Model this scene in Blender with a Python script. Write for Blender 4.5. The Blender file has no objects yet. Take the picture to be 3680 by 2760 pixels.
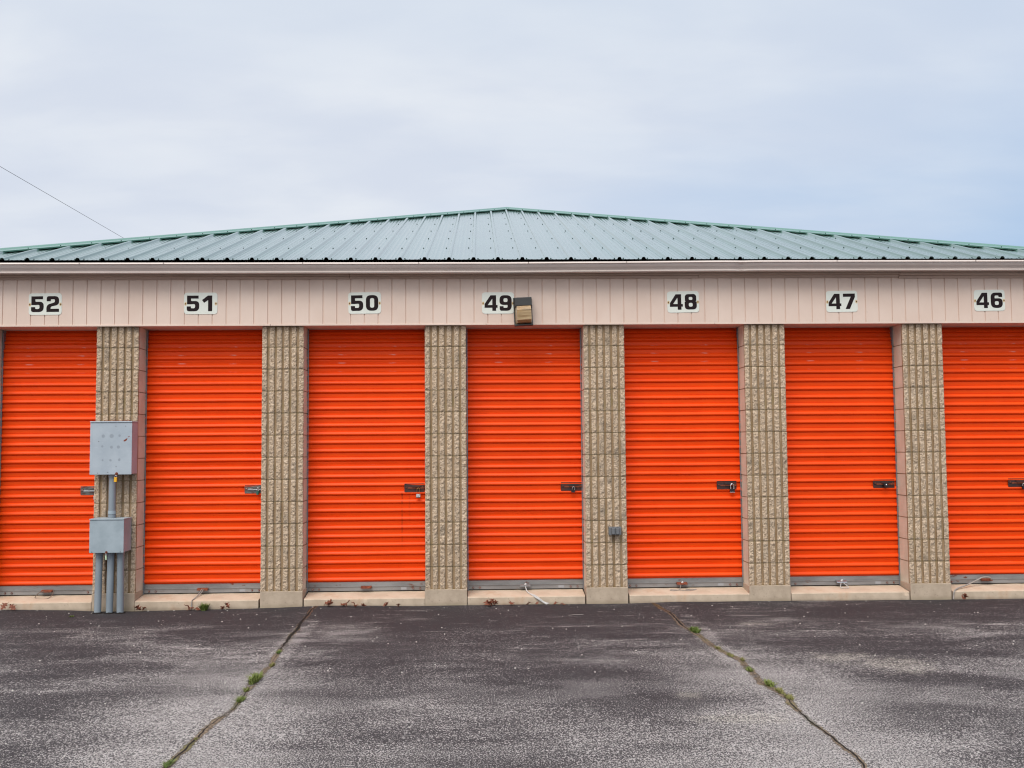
import bpy, math, random
from mathutils import Vector, Matrix, noise
random.seed(7)
PI = math.pi
S = bpy.context.scene
COL = S.collection

# ------------------------------------------------------------------ camera, sky, sun, exposure
cam_d = bpy.data.cameras.new('camera'); cam = bpy.data.objects.new('camera', cam_d); COL.objects.link(cam)
S.camera = cam
cam_d.sensor_width = 36; cam_d.lens = 36*3600/3680; cam_d.clip_end = 2000; cam_d.clip_start = .05
r_, u_, f_ = (0.99947,-0.03166,-0.00769), (0.00573,-0.06157,0.99809), (0.03207,0.9976,0.06136)
m = Matrix(((r_[0],u_[0],-f_[0]),(r_[1],u_[1],-f_[1]),(r_[2],u_[2],-f_[2])))
cam.matrix_world = Matrix.Translation((0,-9.2944,1.3101)) @ m.to_4x4()

SUN_AZ, SUN_EL = math.radians(20), math.radians(54)      # sun to the left of and before the building
W = bpy.data.worlds.new("World"); S.world = W; W.use_nodes = True
S.view_settings.view_transform = 'Standard'; S.view_settings.look = 'None'
S.view_settings.exposure = 0.0; S.view_settings.gamma = 1.0; S.view_settings.use_curve_mapping = False
S.render.engine = 'CYCLES'; S.cycles.filter_width = 1.15

sun_d = bpy.data.lights.new('sun', 'SUN'); sun = bpy.data.objects.new('sun', sun_d); COL.objects.link(sun)
sun_d.energy = 2.4; sun_d.angle = math.radians(40); sun_d.color = (1, .95, .88)
sd = Vector((-math.sin(SUN_AZ)*math.cos(SUN_EL), -math.cos(SUN_AZ)*math.cos(SUN_EL), math.sin(SUN_EL)))
sun.rotation_euler = sd.to_track_quat('Z', 'Y').to_euler()

# ------------------------------------------------------------------ node helpers
class G:
    def __init__(s, nt): s.nt = nt; s.n = nt.nodes; s.l = nt.links
    def put(s, sock, v):
        if v is None: return
        if isinstance(v, bpy.types.NodeSocket): s.l.new(v, sock)
        elif isinstance(v, (tuple, list)) and sock.type == 'RGBA' and len(v) == 3: sock.default_value = (*v, 1)
        else: sock.default_value = v
    def math(s, op, a, b=None, c=None, clamp=False):
        n = s.n.new('ShaderNodeMath'); n.operation = op; n.use_clamp = clamp
        s.put(n.inputs[0], a); s.put(n.inputs[1], b); s.put(n.inputs[2], c); return n.outputs[0]
    def vmath(s, op, a, b=None):
        n = s.n.new('ShaderNodeVectorMath'); n.operation = op
        s.put(n.inputs[0], a); s.put(n.inputs[1], b)
        return n.outputs['Value'] if op in ('LENGTH','DISTANCE','DOT_PRODUCT') else n.outputs[0]
    def obj(s): return s.n.new('ShaderNodeTexCoord').outputs['Object']
    def sep(s, v): n = s.n.new('ShaderNodeSeparateXYZ'); s.put(n.inputs[0], v); return n.outputs
    def comb(s, x, y, z):
        n = s.n.new('ShaderNodeCombineXYZ'); s.put(n.inputs[0],x); s.put(n.inputs[1],y); s.put(n.inputs[2],z); return n.outputs[0]
    def noise(s, v, scale, det=4, rough=.55, sc=(1,1,1), lac=2.0, color=False, dist=0):
        mp = s.n.new('ShaderNodeMapping'); mp.inputs['Scale'].default_value = sc; s.put(mp.inputs[0], v)
        n = s.n.new('ShaderNodeTexNoise'); s.l.new(mp.outputs[0], n.inputs['Vector'])
        n.inputs['Scale'].default_value = scale; n.inputs['Detail'].default_value = det
        n.inputs['Roughness'].default_value = rough; n.inputs['Distortion'].default_value = dist
        return n.outputs['Color' if color else 'Fac']
    def voro(s, v, scale, feature='F1', out='Distance', sc=(1,1,1)):
        mp = s.n.new('ShaderNodeMapping'); mp.inputs['Scale'].default_value = sc; s.put(mp.inputs[0], v)
        n = s.n.new('ShaderNodeTexVoronoi'); n.feature = feature; s.l.new(mp.outputs[0], n.inputs['Vector'])
        n.inputs['Scale'].default_value = scale; return n.outputs[out]
    def ss(s, v, a, b, lo=0.0, hi=1.0):
        n = s.n.new('ShaderNodeMapRange'); n.interpolation_type = 'SMOOTHSTEP'
        s.put(n.inputs['Value'], v); s.put(n.inputs['From Min'], a); s.put(n.inputs['From Max'], b)
        s.put(n.inputs['To Min'], lo); s.put(n.inputs['To Max'], hi); return n.outputs[0]
    def mix(s, f, a, b, mode='MIX'):
        n = s.n.new('ShaderNodeMix'); n.data_type = 'RGBA'; n.blend_type = mode
        s.put(n.inputs[0], f); s.put(n.inputs[6], a); s.put(n.inputs[7], b); return n.outputs[2]
    def bump(s, h, strength, dist, normal=None):
        n = s.n.new('ShaderNodeBump'); n.inputs['Strength'].default_value = strength; n.inputs['Distance'].default_value = dist
        s.put(n.inputs['Height'], h)
        if normal is not None: s.l.new(normal, n.inputs['Normal'])
        return n.outputs[0]
    def dist(s, v, c, k=(1,1,1)):      # elliptical distance of v to c
        return s.vmath('LENGTH', s.vmath('MULTIPLY', s.vmath('SUBTRACT', v, c), k))

def mat(name, base=(.5,.5,.5), rough=.6, metal=0.0, spec=.5, fn=None, coat=0):
    mt = bpy.data.materials.new(name); mt.use_nodes = True
    g = G(mt.node_tree); b = g.n['Principled BSDF']
    b.inputs['Base Color'].default_value = (*base, 1); b.inputs['Roughness'].default_value = rough
    b.inputs['Metallic'].default_value = metal; b.inputs['Specular IOR Level'].default_value = spec
    b.inputs['Coat Weight'].default_value = coat
    if fn:
        for k, v in fn(g).items(): g.put(b.inputs[k], v)
    return mt

# ------------------------------------------------------------------ sky
def sky():
    g = G(W.node_tree); bg = g.n['Background']
    st = g.n.new('ShaderNodeTexSky'); st.sky_type = 'NISHITA'; st.sun_disc = False
    st.sun_elevation = SUN_EL; st.sun_rotation = PI + SUN_AZ; st.air_density = 1.2; st.dust_density = 2.0
    skyc = g.vmath('SCALE', st.outputs[0]); skyc.node.inputs['Scale'].default_value = .11
    d = g.n.new('ShaderNodeTexCoord').outputs['Generated']
    x, y, z = g.sep(d)
    # flattened cloud coordinates so that clouds draw out toward the horizon
    zz = g.math('ADD', g.math('MAXIMUM', z, 0.0), .22)
    cv = g.comb(g.math('DIVIDE', x, zz), g.math('DIVIDE', y, zz), 0.0)
    n1 = g.noise(cv, .9, 5, .5, sc=(1, 1.5, 1), dist=.3)
    n2 = g.noise(cv, 2.4, 5, .5, sc=(1, 1.8, 1), dist=.2)
    thin = g.ss(g.math('ADD', g.math('MULTIPLY', g.math('SUBTRACT', n1, .5), .9), g.math('MULTIPLY', x, 1.0)), -.1, .62)
    low = g.ss(z, .36, .14)
    blue = g.math('MULTIPLY', thin, g.math('ADD', g.math('MULTIPLY', low, .70), .34))
    cloud = g.mix(g.ss(n2, .3, .72), (.68, .735, .84), (.80, .84, .90))
    cloud = g.mix(g.ss(n1, .36, .66, 0, .55), cloud, (.65, .715, .835))
    cloud = g.mix(g.ss(z, .3, .5, 0, .5), cloud, (.62, .715, .83))
    bluec = g.mix(.15, (.43, .60, .85), skyc)
    c = g.mix(blue, cloud, bluec)
    # the cloud deck is brighter overhead and round the veiled sun, behind the camera
    dn = g.vmath('NORMALIZE', d)
    glow = g.ss(g.vmath('DOT_PRODUCT', dn, tuple(sd)), .05, 1.0)
    top = g.ss(z, .45, .95)
    k = g.math('ADD', 1.0, g.math('ADD', g.math('MULTIPLY', glow, .8), g.math('MULTIPLY', top, .15)))
    k = g.math('MULTIPLY', k, g.math('SUBTRACT', 1.0, g.math('MULTIPLY', g.ss(x, .45, .95), .35)))
    warm = g.mix(glow, (1,1,1), (1.0,.93,.84))
    c2 = g.n.new('ShaderNodeVectorMath'); c2.operation = 'SCALE'
    g.put(c2.inputs[0], g.mix(1.0, c, warm, 'MULTIPLY')); g.put(c2.inputs['Scale'], k); c = c2.outputs[0]
    g.put(bg.inputs[0], c); bg.inputs[1].default_value = 1.0
sky()

# ------------------------------------------------------------------ materials
def f_asphalt(g):
    o = g.obj(); x, y, z = g.sep(o)
    big = g.noise(o, .55, 4, .55, sc=(1, 1.7, 1)); mid = g.noise(o, 1.35, 6, .66, sc=(.75, 1.8, 1), dist=.6)
    wear = g.math('ADD', g.math('MULTIPLY', g.math('SUBTRACT', big, .5), .9), g.math('MULTIPLY', g.math('SUBTRACT', mid, .5), g.ss(g.math('MULTIPLY', y, -1), 1.2, 3.2, 1.7, .9)))
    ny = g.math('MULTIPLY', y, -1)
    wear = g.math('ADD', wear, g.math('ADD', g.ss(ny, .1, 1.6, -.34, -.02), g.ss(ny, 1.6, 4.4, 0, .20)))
    # light worn strips along the two joints
    for xc in (-1.44, 1.72):
        dx = g.math('ABSOLUTE', g.math('SUBTRACT', x, xc))
        wear = g.math('ADD', wear, g.math('MULTIPLY', g.ss(dx, .8, .05, 0, .28), g.ss(ny, .8, 2.2)))
        wear = g.math('ADD', wear, g.math('MULTIPLY', g.ss(dx, .13, .04, 0, .3), g.ss(g.noise(o, 4, 3), .4, .6)))
    thr = g.ss(wear, -.5, .6, .625, .46)
    strk = g.noise(o, 6, 5, .7, sc=(.35, 2.2, 1))
    thr = g.math('SUBTRACT', thr, g.math('MULTIPLY', g.ss(strk, .54, .72, 0, .12), g.ss(ny, 3.0, 1.2, .25, 1)))
    n1 = g.noise(o, 112, 2, .65, sc=(1,.65,1)); n2 = g.noise(o, 230, 1, .5, sc=(1,.65,1))
    n = g.math('ADD', g.math('MULTIPLY', n1, .62), g.math('MULTIPLY', n2, .38))
    sp = g.ss(n, thr, g.math('ADD', thr, .065))
    dark = g.mix(g.noise(o, 30, 3), (.021, .018, .020), (.048, .042, .046))
    dark = g.mix(g.ss(wear, -.1, .6, 0, .5), dark, (.11, .10, .10))
    light = g.mix(g.noise(o, 40, 2), (.22, .197, .19), (.56, .52, .50))
    c = g.mix(sp, dark, light)
    # sparse pale stones and sandy stains
    st = g.ss(g.voro(o, 26), .09, .05); c = g.mix(g.math('MULTIPLY', st, .8), c, (.62, .58, .52))
    for cx, cy, sx, sy in ((1.22,-3.34,.10,.13),(1.42,-3.86,.30,.17),(2.45,-2.4,.26,.2),(2.2,-1.1,.16,.1),(2.75,-2.65,.3,.3)):
        mk = g.ss(g.math('ADD', g.dist(o, (cx,cy,-.15), (1/sx,1/sy,0)), g.math('MULTIPLY', g.math('SUBTRACT', g.noise(o, 9, 4), .5), 2.0)), 1.1, .2)
        c = g.mix(g.math('MULTIPLY', g.math('MULTIPLY', mk, g.ss(n, .44, .54)), .42), c, (.54, .49, .42))
    bp = g.bump(g.math('ADD', n, g.math('MULTIPLY', g.noise(o, 14, 3), .5)), .55, .005)
    return {'Base Color': c, 'Roughness': .9, 'Normal': bp, 'Specular IOR Level': .25}
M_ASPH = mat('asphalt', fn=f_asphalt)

def f_split(g):
    o = g.obj()
    gi = g.n.new('ShaderNodeObjectInfo').outputs['Random']
    v = g.vmath('ADD', o, g.comb(g.math('MULTIPLY', gi, 37), 0.0, g.math('MULTIPLY', gi, 11)))
    n1 = g.noise(v, 62, 4, .65); n2 = g.noise(v, 120, 3, .6); n3 = g.noise(v, 7, 2)
    h = g.math('ADD', g.math('MULTIPLY', n1, 1.0), g.math('MULTIPLY', n2, .5))
    c = g.mix(g.ss(n1, .34, .68), (.47, .34, .225), (.80, .625, .465))
    c = g.mix(g.ss(n2, .56, .72, 0, .7), c, (.80, .70, .58))
    c = g.mix(g.ss(n2, .42, .28, 0, .6), c, (.15, .115, .085))
    c = g.mix(g.ss(n3, .45, .7, 0, .3), c, (.42, .36, .29))
    wn = g.n.new('ShaderNodeTexWhiteNoise'); wn.noise_dimensions = '3D'
    x, y, z = g.sep(o)
    g.put(wn.inputs[0], g.comb(g.math('ADD', g.math('FLOOR', g.math('DIVIDE', g.math('ADD', x, .192), .0675)), g.math('MULTIPLY', gi, 50)), 0.0, g.math('FLOOR', g.math('DIVIDE', z, .2032))))
    wc = g.n.new('ShaderNodeTexWhiteNoise'); wc.noise_dimensions = '3D'
    g.put(wc.inputs[0], g.comb(g.math('MULTIPLY', gi, 70), 3.0, g.math('FLOOR', g.math('DIVIDE', z, .2032))))
    c = g.mix(g.math('ADD', g.math('MULTIPLY', wn.outputs[0], .12), g.math('MULTIPLY', wc.outputs[0], .16)), c, (.23, .165, .105))
    c = g.mix(g.math('MULTIPLY', g.ss(n3, .55, .72), .35), c, (.15, .12, .09))
    return {'Base Color': c, 'Roughness': .92, 'Specular IOR Level': .2, 'Normal': g.bump(h, 1.0, .016)}
M_SPLIT = mat('split_face_block', fn=f_split)

def f_flute(g):
    o = g.obj(); n = g.noise(o, 14, 4, .6, sc=(1,1,.25))
    c = g.mix(g.ss(n, .3, .7), (.29, .195, .11), (.385, .27, .165))  # concrete tan, darkened in the colour to stand in for shade inside the flutes
    z = g.sep(o)[2]
    fr = g.math('ABSOLUTE', g.math('SUBTRACT', g.math('FRACT', g.math('DIVIDE', z, .2032)), .5))
    c = g.mix(g.math('MULTIPLY', g.ss(fr, .44, .49), .55), c, (.20, .155, .05))
    c = g.mix(g.ss(g.noise(o, 5, 3), .5, .75, 0, .35), c, (.22, .19, .07))
    return {'Base Color': c, 'Roughness': .9, 'Specular IOR Level': .2, 'Normal': g.bump(g.noise(o, 60, 4), .5, .004)}
M_FLUTE = mat('shaded_flute_concrete', fn=f_flute)
def f_mortar(g):
    o = g.obj(); return {'Base Color': g.mix(g.noise(o, 12, 4), (.28,.20,.12), (.38,.29,.19)), 'Roughness': .95, 'Normal': g.bump(g.noise(o, 80, 3), .5, .003)}
M_MORTAR = mat('mortar', fn=f_mortar)
def f_pinkblock(g):
    o = g.obj(); n = g.noise(o, 6, 4); n2 = g.noise(o, 70, 4, .7)
    c = g.mix(g.ss(n, .3, .7), (.58, .535, .42), (.68, .635, .515))
    c = g.mix(g.ss(n2, .66, .74, 0, .6), c, (.35, .24, .17))
    return {'Base Color': c, 'Roughness': .75, 'Specular IOR Level': .3, 'Normal': g.bump(n2, .35, .004)}
M_JAMB = mat('painted_block', fn=f_pinkblock)
def f_sill(g):
    o = g.obj(); x, y, z = g.sep(o); n = g.noise(o, 4, 5, .6); n2 = g.noise(o, 55, 5, .7)
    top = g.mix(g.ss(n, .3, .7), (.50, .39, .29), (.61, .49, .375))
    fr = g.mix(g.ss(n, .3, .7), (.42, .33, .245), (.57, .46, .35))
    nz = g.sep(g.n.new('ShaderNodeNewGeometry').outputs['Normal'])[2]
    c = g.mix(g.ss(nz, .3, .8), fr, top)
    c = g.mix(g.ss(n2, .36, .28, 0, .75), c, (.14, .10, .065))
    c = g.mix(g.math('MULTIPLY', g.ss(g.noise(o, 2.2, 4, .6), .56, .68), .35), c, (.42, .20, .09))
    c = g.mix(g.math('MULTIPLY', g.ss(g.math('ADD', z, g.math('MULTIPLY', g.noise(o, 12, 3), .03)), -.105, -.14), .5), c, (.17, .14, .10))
    return {'Base Color': c, 'Roughness': .9, 'Specular IOR Level': .2, 'Normal': g.bump(g.math('ADD', n2, g.noise(o, 16, 3)), .5, .006)}
M_SILL = mat('sill_concrete', fn=f_sill)
def f_foot(g):
    o = g.obj(); x, y, z = g.sep(o); n = g.noise(o, 5, 5, .6); n2 = g.noise(o, 60, 5, .7)
    c = g.mix(g.ss(n, .3, .7), (.37, .29, .215), (.50, .40, .305))
    c = g.mix(g.ss(n2, .38, .3, 0, .7), c, (.13, .10, .07)); c = g.mix(g.ss(n2, .66, .74, 0, .5), c, (.62, .56, .45))
    c = g.mix(g.math('MULTIPLY', g.ss(z, -.10, -.15), .35), c, (.16, .14, .07))
    return {'Base Color': c, 'Roughness': .92, 'Specular IOR Level': .2, 'Normal': g.bump(n2, .5, .005)}
M_FOOT = mat('footing_concrete', fn=f_foot)
def f_orange(streaks=()):
    def fn(g):
        o = g.obj(); x, y, z = g.sep(o)
        n = g.noise(o, 2.2, 4, .5, sc=(1,1,.6)); fine = g.noise(o, 26, 4, .6, sc=(.15,1,2))
        c = g.mix(g.ss(n, .3, .7), (.85, .065, .002), (.91, .079, .003))
        c = g.mix(g.ss(fine, .60, .78, 0, .22), c, (.80, .22, .12))
        # rub marks from the coil on the upper slats
        band = g.math('MULTIPLY', g.ss(z, 2.0, 2.06), g.ss(z, 2.36, 2.30))
        nn = g.noise(o, 30, 3, .6, sc=(.5,1,2))
        cr = g.ss(g.math('FRACT', g.math('DIVIDE', z, .08)), .18, .30); cr2 = g.ss(g.math('FRACT', g.math('DIVIDE', z, .08)), .42, .32)
        for xc in (-.24, .24):
            mk = g.ss(g.math('ABSOLUTE', g.math('SUBTRACT', x, xc)), .045, .015)
            mk = g.math('MULTIPLY', g.math('MULTIPLY', mk, band), g.math('MULTIPLY', g.math('MULTIPLY', cr, cr2), g.ss(nn, .38, .6)))
            c = g.mix(g.math('MULTIPLY', mk, .75), c, (.78, .42, .36))
        for sx, z0, z1, amt in streaks:
            mk = g.math('MULTIPLY', g.ss(g.math('ABSOLUTE', g.math('SUBTRACT', x, sx)), .012, .003), g.math('MULTIPLY', g.ss(z, z0, z0+.25), g.ss(z, z1+.02, z1)))
            c = g.mix(g.math('MULTIPLY', mk, g.ss(g.noise(o, 20, 3), .3, .6, 0, amt)), c, (.16, .02, .008))
        rnd = g.n.new('ShaderNodeObjectInfo').outputs['Random']
        c = g.mix(g.math('MULTIPLY', rnd, .22), c, (.72, .075, .012))
        scr = g.ss(g.noise(g.vmath('ADD', o, g.comb(g.math('MULTIPLY', rnd, 9), 0.0, 0.0)), 11, 5, .75, sc=(.25,1,1.5)), .66, .72)
        c = g.mix(g.math('MULTIPLY', scr, .22), c, (.62, .16, .09))
        c = g.mix(g.math('MULTIPLY', g.ss(g.math('ADD', z, g.math('MULTIPLY', g.noise(o, 6, 4), .25)), .36, .08), .22), c, (.42, .055, .015))
        # general grime
        c = g.mix(g.ss(g.noise(o, 5, 5, .65, sc=(.6,1,1)), .6, .85, 0, .12), c, (.45, .035, .006))
        rgh = g.ss(n, .2, .8, .34, .46)
        return {'Base Color': c, 'Roughness': rgh, 'Specular IOR Level': .2, 'Normal': g.bump(g.noise(o, 9, 3, sc=(.4,1,1)), .06, .02)}
    return fn
M_ORANGE = mat('orange_painted_steel', fn=f_orange())
M_ORANGE_S = mat('orange_painted_steel_streaked', fn=f_orange(((.33, .3, .87, .42), (.40, .5, .87, .2))))
def f_siding(g):
    o = g.obj(); n = g.noise(o, 3, 5, .55); n2 = g.noise(o, 50, 4, .6, sc=(1,1,.4))
    c = g.mix(g.ss(n, .3, .7), (.695, .535, .445), (.735, .58, .49))
    c = g.mix(g.ss(n2, .70, .78, 0, .5), c, (.45, .32, .26))
    return {'Base Color': c, 'Roughness': .62, 'Specular IOR Level': .35, 'Normal': g.bump(n2, .12, .003)}
M_SIDING = mat('painted_siding', fn=f_siding)
def f_trim(g):
    o = g.obj(); n = g.noise(o, 3, 5, .55, sc=(.4,1,1))
    c = g.mix(g.ss(n, .3, .7), (.46, .335, .27), (.54, .40, .325))  # brown carries the eave shadow, painted into the trim colour
    return {'Base Color': c, 'Roughness': .6, 'Specular IOR Level': .35}
M_TRIM = mat('shaded_trim_paint', fn=f_trim)
def f_gutter(g):
    o = g.obj(); n = g.noise(o, 2.5, 5, .6, sc=(.5,1,1)); n2 = g.noise(o, 20, 4, .6, sc=(.6,1,2))
    c = g.mix(g.ss(n, .3, .7), (.60, .51, .46), (.68, .59, .54))
    c = g.mix(g.ss(n2, .66, .78, 0, .4), c, (.30, .24, .20))
    return {'Base Color': c, 'Roughness': .45, 'Specular IOR Level': .45, 'Normal': g.bump(g.noise(o, 5, 2, sc=(.5,1,1)), .10, .02)}
M_GUTTER = mat('painted_aluminium_gutter', fn=f_gutter)
def f_roof(g):
    o = g.obj(); n = g.noise(o, 1.6, 4, .55, sc=(1,.5,1)); n2 = g.noise(o, 24, 3, .6, sc=(1.6,.06,.06))
    c = g.mix(g.ss(n, .3, .7), (.085, .155, .135), (.11, .195, .17))
    c = g.mix(g.ss(n2, .50, .75, 0, .12), c, (.24, .36, .33))
    r = g.math('ADD', g.ss(n2, .3, .7, .25, .28), g.ss(n, .3, .7, 0, .04))
    return {'Base Color': c, 'Roughness': r, 'Specular IOR Level': .8, 'Coat Weight': .95, 'Coat Roughness': .14, 'Coat IOR': 1.65, 'Normal': g.bump(g.noise(o, 1.2, 1), .10, .004)}
M_ROOF = mat('green_roof_steel', fn=f_roof)
def f_cap(g):
    o = g.obj(); n = g.noise(o, 3, 4)
    return {'Base Color': g.mix(n, (.055, .175, .13), (.08, .215, .165)), 'Roughness': .30, 'Specular IOR Level': .6, 'Coat Weight': .5}
M_CAP = mat('green_flashing', fn=f_cap)
M_SCREW = mat('roof_screw', (.02,.035,.032), .8, 0, spec=.1)
M_DARK = mat('dark_fascia', (.035,.012,.010), .8)
def f_galv(g):
    o = g.obj(); n = g.noise(o, 8, 4, .6, sc=(.3,1,1)); n2 = g.noise(o, 26, 4, .65, sc=(.5,1,1.4)); rr = g.noise(o, 2.7, 3, .6)
    c = g.mix(g.ss(n, .3, .7), (.21, .20, .195), (.31, .30, .29))
    rm = g.math('MULTIPLY', g.ss(n2, .56, .66), g.ss(rr, .50, .62))
    c = g.mix(rm, c, (.16, .045, .02))
    c = g.mix(g.ss(n2, .42, .34, 0, .35), c, (.20, .17, .155))
    return {'Base Color': c, 'Roughness': g.ss(n, .3, .7, .38, .55), 'Metallic': .35, 'Specular IOR Level': .4}
M_BAR = mat('weathered_aluminium', fn=f_galv)
def f_track(g):
    o = g.obj(); n = g.noise(o, 10, 4, .6, sc=(1,1,.3))
    return {'Base Color': g.mix(n, (.16,.165,.19), (.28,.29,.32)), 'Roughness': .45, 'Metallic': .4}
M_TRACK = mat('galvanised_track', fn=f_track)
def f_rust(g):
    o = g.obj(); n = g.noise(o, 60, 4, .7)
    return {'Base Color': g.mix(g.ss(n,.3,.7), (.09,.018,.008), (.26,.065,.025)), 'Roughness': .85, 'Normal': g.bump(n, .3, .002)}
M_RUST = mat('rusty_steel', fn=f_rust)
def f_latch(g):
    o = g.obj(); n = g.noise(o, 22, 4, .65, sc=(.6,1,1.3))
    return {'Base Color': g.mix(g.ss(n,.35,.68), (.040,.034,.034), (.11,.035,.025)), 'Roughness': .42, 'Metallic': .5}
M_LATCH = mat('dark_latch_steel', fn=f_latch)
def f_latch2(g):
    o = g.obj(); n = g.noise(o, 22, 4, .65, sc=(.6,1,1.3))
    return {'Base Color': g.mix(g.ss(n,.4,.66), (.16,.17,.16), (.12,.05,.04)), 'Roughness': .35, 'Metallic': .7}
M_LATCH2 = mat('bare_latch_steel', fn=f_latch2)
M_CHROME = mat('bright_steel', (.75,.75,.76), .22, 1.0)
M_STEEL = mat('dull_steel', (.45,.45,.46), .35, .9)
M_BRASS = mat('brass', (.55,.30,.10), .35, .9)
M_BLACK = mat('black_lock', (.012,.012,.014), .4)
M_GREENP = mat('green_lock', (.01,.13,.09), .4)
M_YELLOW = mat('yellow_lock', (.80,.42,.01), .45)
M_PALEG = mat('pale_lock', (.55,.72,.50), .45)
M_WHITE = mat('white_plastic', (.55,.53,.51), .5)
def f_cab(g):
    o = g.obj(); x, y, z = g.sep(o); n = g.noise(o, 5, 5, .6); n2 = g.noise(o, 60, 4, .6, sc=(.4,1,1))
    c = g.mix(g.ss(n, .3, .7), (.335, .385, .435), (.405, .455, .50))
    c = g.mix(g.ss(n2, .55, .75, 0, .3), c, (.47, .51, .55))
    front = g.ss(g.math('MULTIPLY', y, -1), .155, .158)
    wob = g.math('MULTIPLY', g.math('SUBTRACT', g.noise(o, 45, 3), .5), .010)
    for cx, cz, r in ((-.070,.343,.019),(.005,.343,.024),(.075,.346,.013),(-.076,.250,.014),(.006,.243,.017),(.067,.245,.019),(-.072,.128,.011),(-.002,.126,.013),(.076,.130,.015)):
        mk = g.math('MULTIPLY', g.ss(g.math('ADD', g.dist(o, (cx,0,cz), (1,0,1)), wob), r, r*.55), front)
        c = g.mix(g.math('MULTIPLY', mk, .75), c, (.235, .265, .30))
    for cx, cz, sx, sz in ((.128,.305,.019,.009),(.158,.337,.010,.0035),(.138,.316,.010,.005)):
        q = g.vmath('SUBTRACT', o, (cx,0,cz)); qx, qy, qz = g.sep(q)
        q2 = g.comb(g.math('DIVIDE', g.math('ADD', g.math('MULTIPLY', qx, .87), g.math('MULTIPLY', qz, .5)), sx), 0.0, g.math('DIVIDE', g.math('SUBTRACT', g.math('MULTIPLY', qz, .87), g.math('MULTIPLY', qx, .5)), sz))
        mk = g.math('MULTIPLY', g.ss(g.math('ADD', g.vmath('LENGTH', q2), g.math('MULTIPLY', wob, 60)), 1.0, .8), front)
        c = g.mix(mk, c, (.20, .035, .012))
    return {'Base Color': c, 'Roughness': .42, 'Specular IOR Level': .45, 'Normal': g.bump(n, .08, .01)}
M_CAB = mat('grey_enamel_cabinet', fn=f_cab)
def f_box(g):
    o = g.obj(); n = g.noise(o, 7, 5, .6); n2 = g.noise(o, 80, 3)
    c = g.mix(g.ss(n, .3, .7), (.27, .325, .36), (.345, .405, .445)); c = g.mix(g.ss(n2, .7, .8, 0, .5), c, (.12,.14,.16))
    return {'Base Color': c, 'Roughness': .45, 'Specular IOR Level': .45}
M_BOX = mat('grey_enamel_box', fn=f_box)
def f_pvc(g):
    o = g.obj(); n = g.noise(o, 6, 4, .6, sc=(1,1,.4))
    return {'Base Color': g.mix(g.ss(n,.3,.7), (.20,.235,.265), (.27,.305,.335)), 'Roughness': .5}
M_PVC = mat('grey_conduit', fn=f_pvc)
def f_sign(g):
    o = g.obj(); c = g.mix(g.noise(o, 8, 3), (.70,.72,.64), (.76,.77,.70))
    for sx in (-.139, .139):
        d = g.dist(o, (sx, 0, -.003), (1, 0, .7))
        c = g.mix(g.ss(g.math('ADD', d, g.math('MULTIPLY', g.math('SUBTRACT', g.noise(o, 60, 3), .5), .012)), .016, .004, 0, .85), c, (.62, .36, .08))
    return {'Base Color': c, 'Roughness': .38, 'Specular IOR Level': .4}
M_SIGN = mat('cream_sign', fn=f_sign)
M_NUM = mat('dark_brown_numerals', (.016,.008,.009), .7, spec=.2)
M_NAIL = mat('rusty_nail', (.05,.02,.01), .7, .3)
def f_lens(g):
    o = g.obj(); z = g.sep(o)[2]
    n = g.noise(o, 18, 4, .6, sc=(.3,1,3)); n2 = g.noise(o, 9, 3)
    c = g.mix(g.ss(n, .3, .7), (.26,.155,.06), (.48,.34,.18)); c = g.mix(g.ss(n2, .5, .7, 0, .5), c, (.50,.25,.06))
    w = g.math('SINE', g.math('MULTIPLY', z, 900))
    return {'Base Color': c, 'Roughness': .28, 'Specular IOR Level': .6, 'Normal': g.bump(w, .25, .002), 'Coat Weight': .4}
M_LENS = mat('yellowed_prismatic_lens', fn=f_lens)
def f_bronze(g):
    o = g.obj(); return {'Base Color': g.mix(g.noise(o, 14, 4), (.022,.022,.022), (.045,.045,.042)), 'Roughness': .5}
M_BRONZE = mat('dark_lamp_housing', fn=f_bronze)
M_OUTLET = mat('outlet_grey', (.17,.175,.185), .42, .35)
M_ROPE_W = mat('white_cord', fn=lambda g: {'Base Color': g.mix(g.noise(g.obj(), 140, 2), (.35,.33,.32), (.72,.70,.67)), 'Roughness': .85})
M_ROPE_G = mat('grey_cord', fn=lambda g: {'Base Color': g.mix(g.noise(g.obj(), 140, 2), (.20,.17,.15), (.42,.38,.35)), 'Roughness': .85})
M_ROPE_D = mat('dark_cord', fn=lambda g: {'Base Color': g.mix(g.noise(g.obj(), 140, 2), (.10,.06,.045), (.25,.17,.13)), 'Roughness': .85})
M_LEAF = mat('dry_leaf', fn=lambda g: {'Base Color': g.mix(g.noise(g.obj(), 40, 3), (.10,.022,.012), (.27,.085,.04)), 'Roughness': .7})
M_GRASS = mat('weed_green', fn=lambda g: {'Base Color': g.mix(g.n.new('ShaderNodeObjectInfo').outputs['Random'], (.085,.135,.018), (.16,.19,.035)), 'Roughness': .6})
M_GRASSY = mat('weed_yellowing', fn=lambda g: {'Base Color': g.mix(g.noise(g.obj(), 30, 2), (.13,.15,.035), (.24,.20,.06)), 'Roughness': .65})
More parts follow.
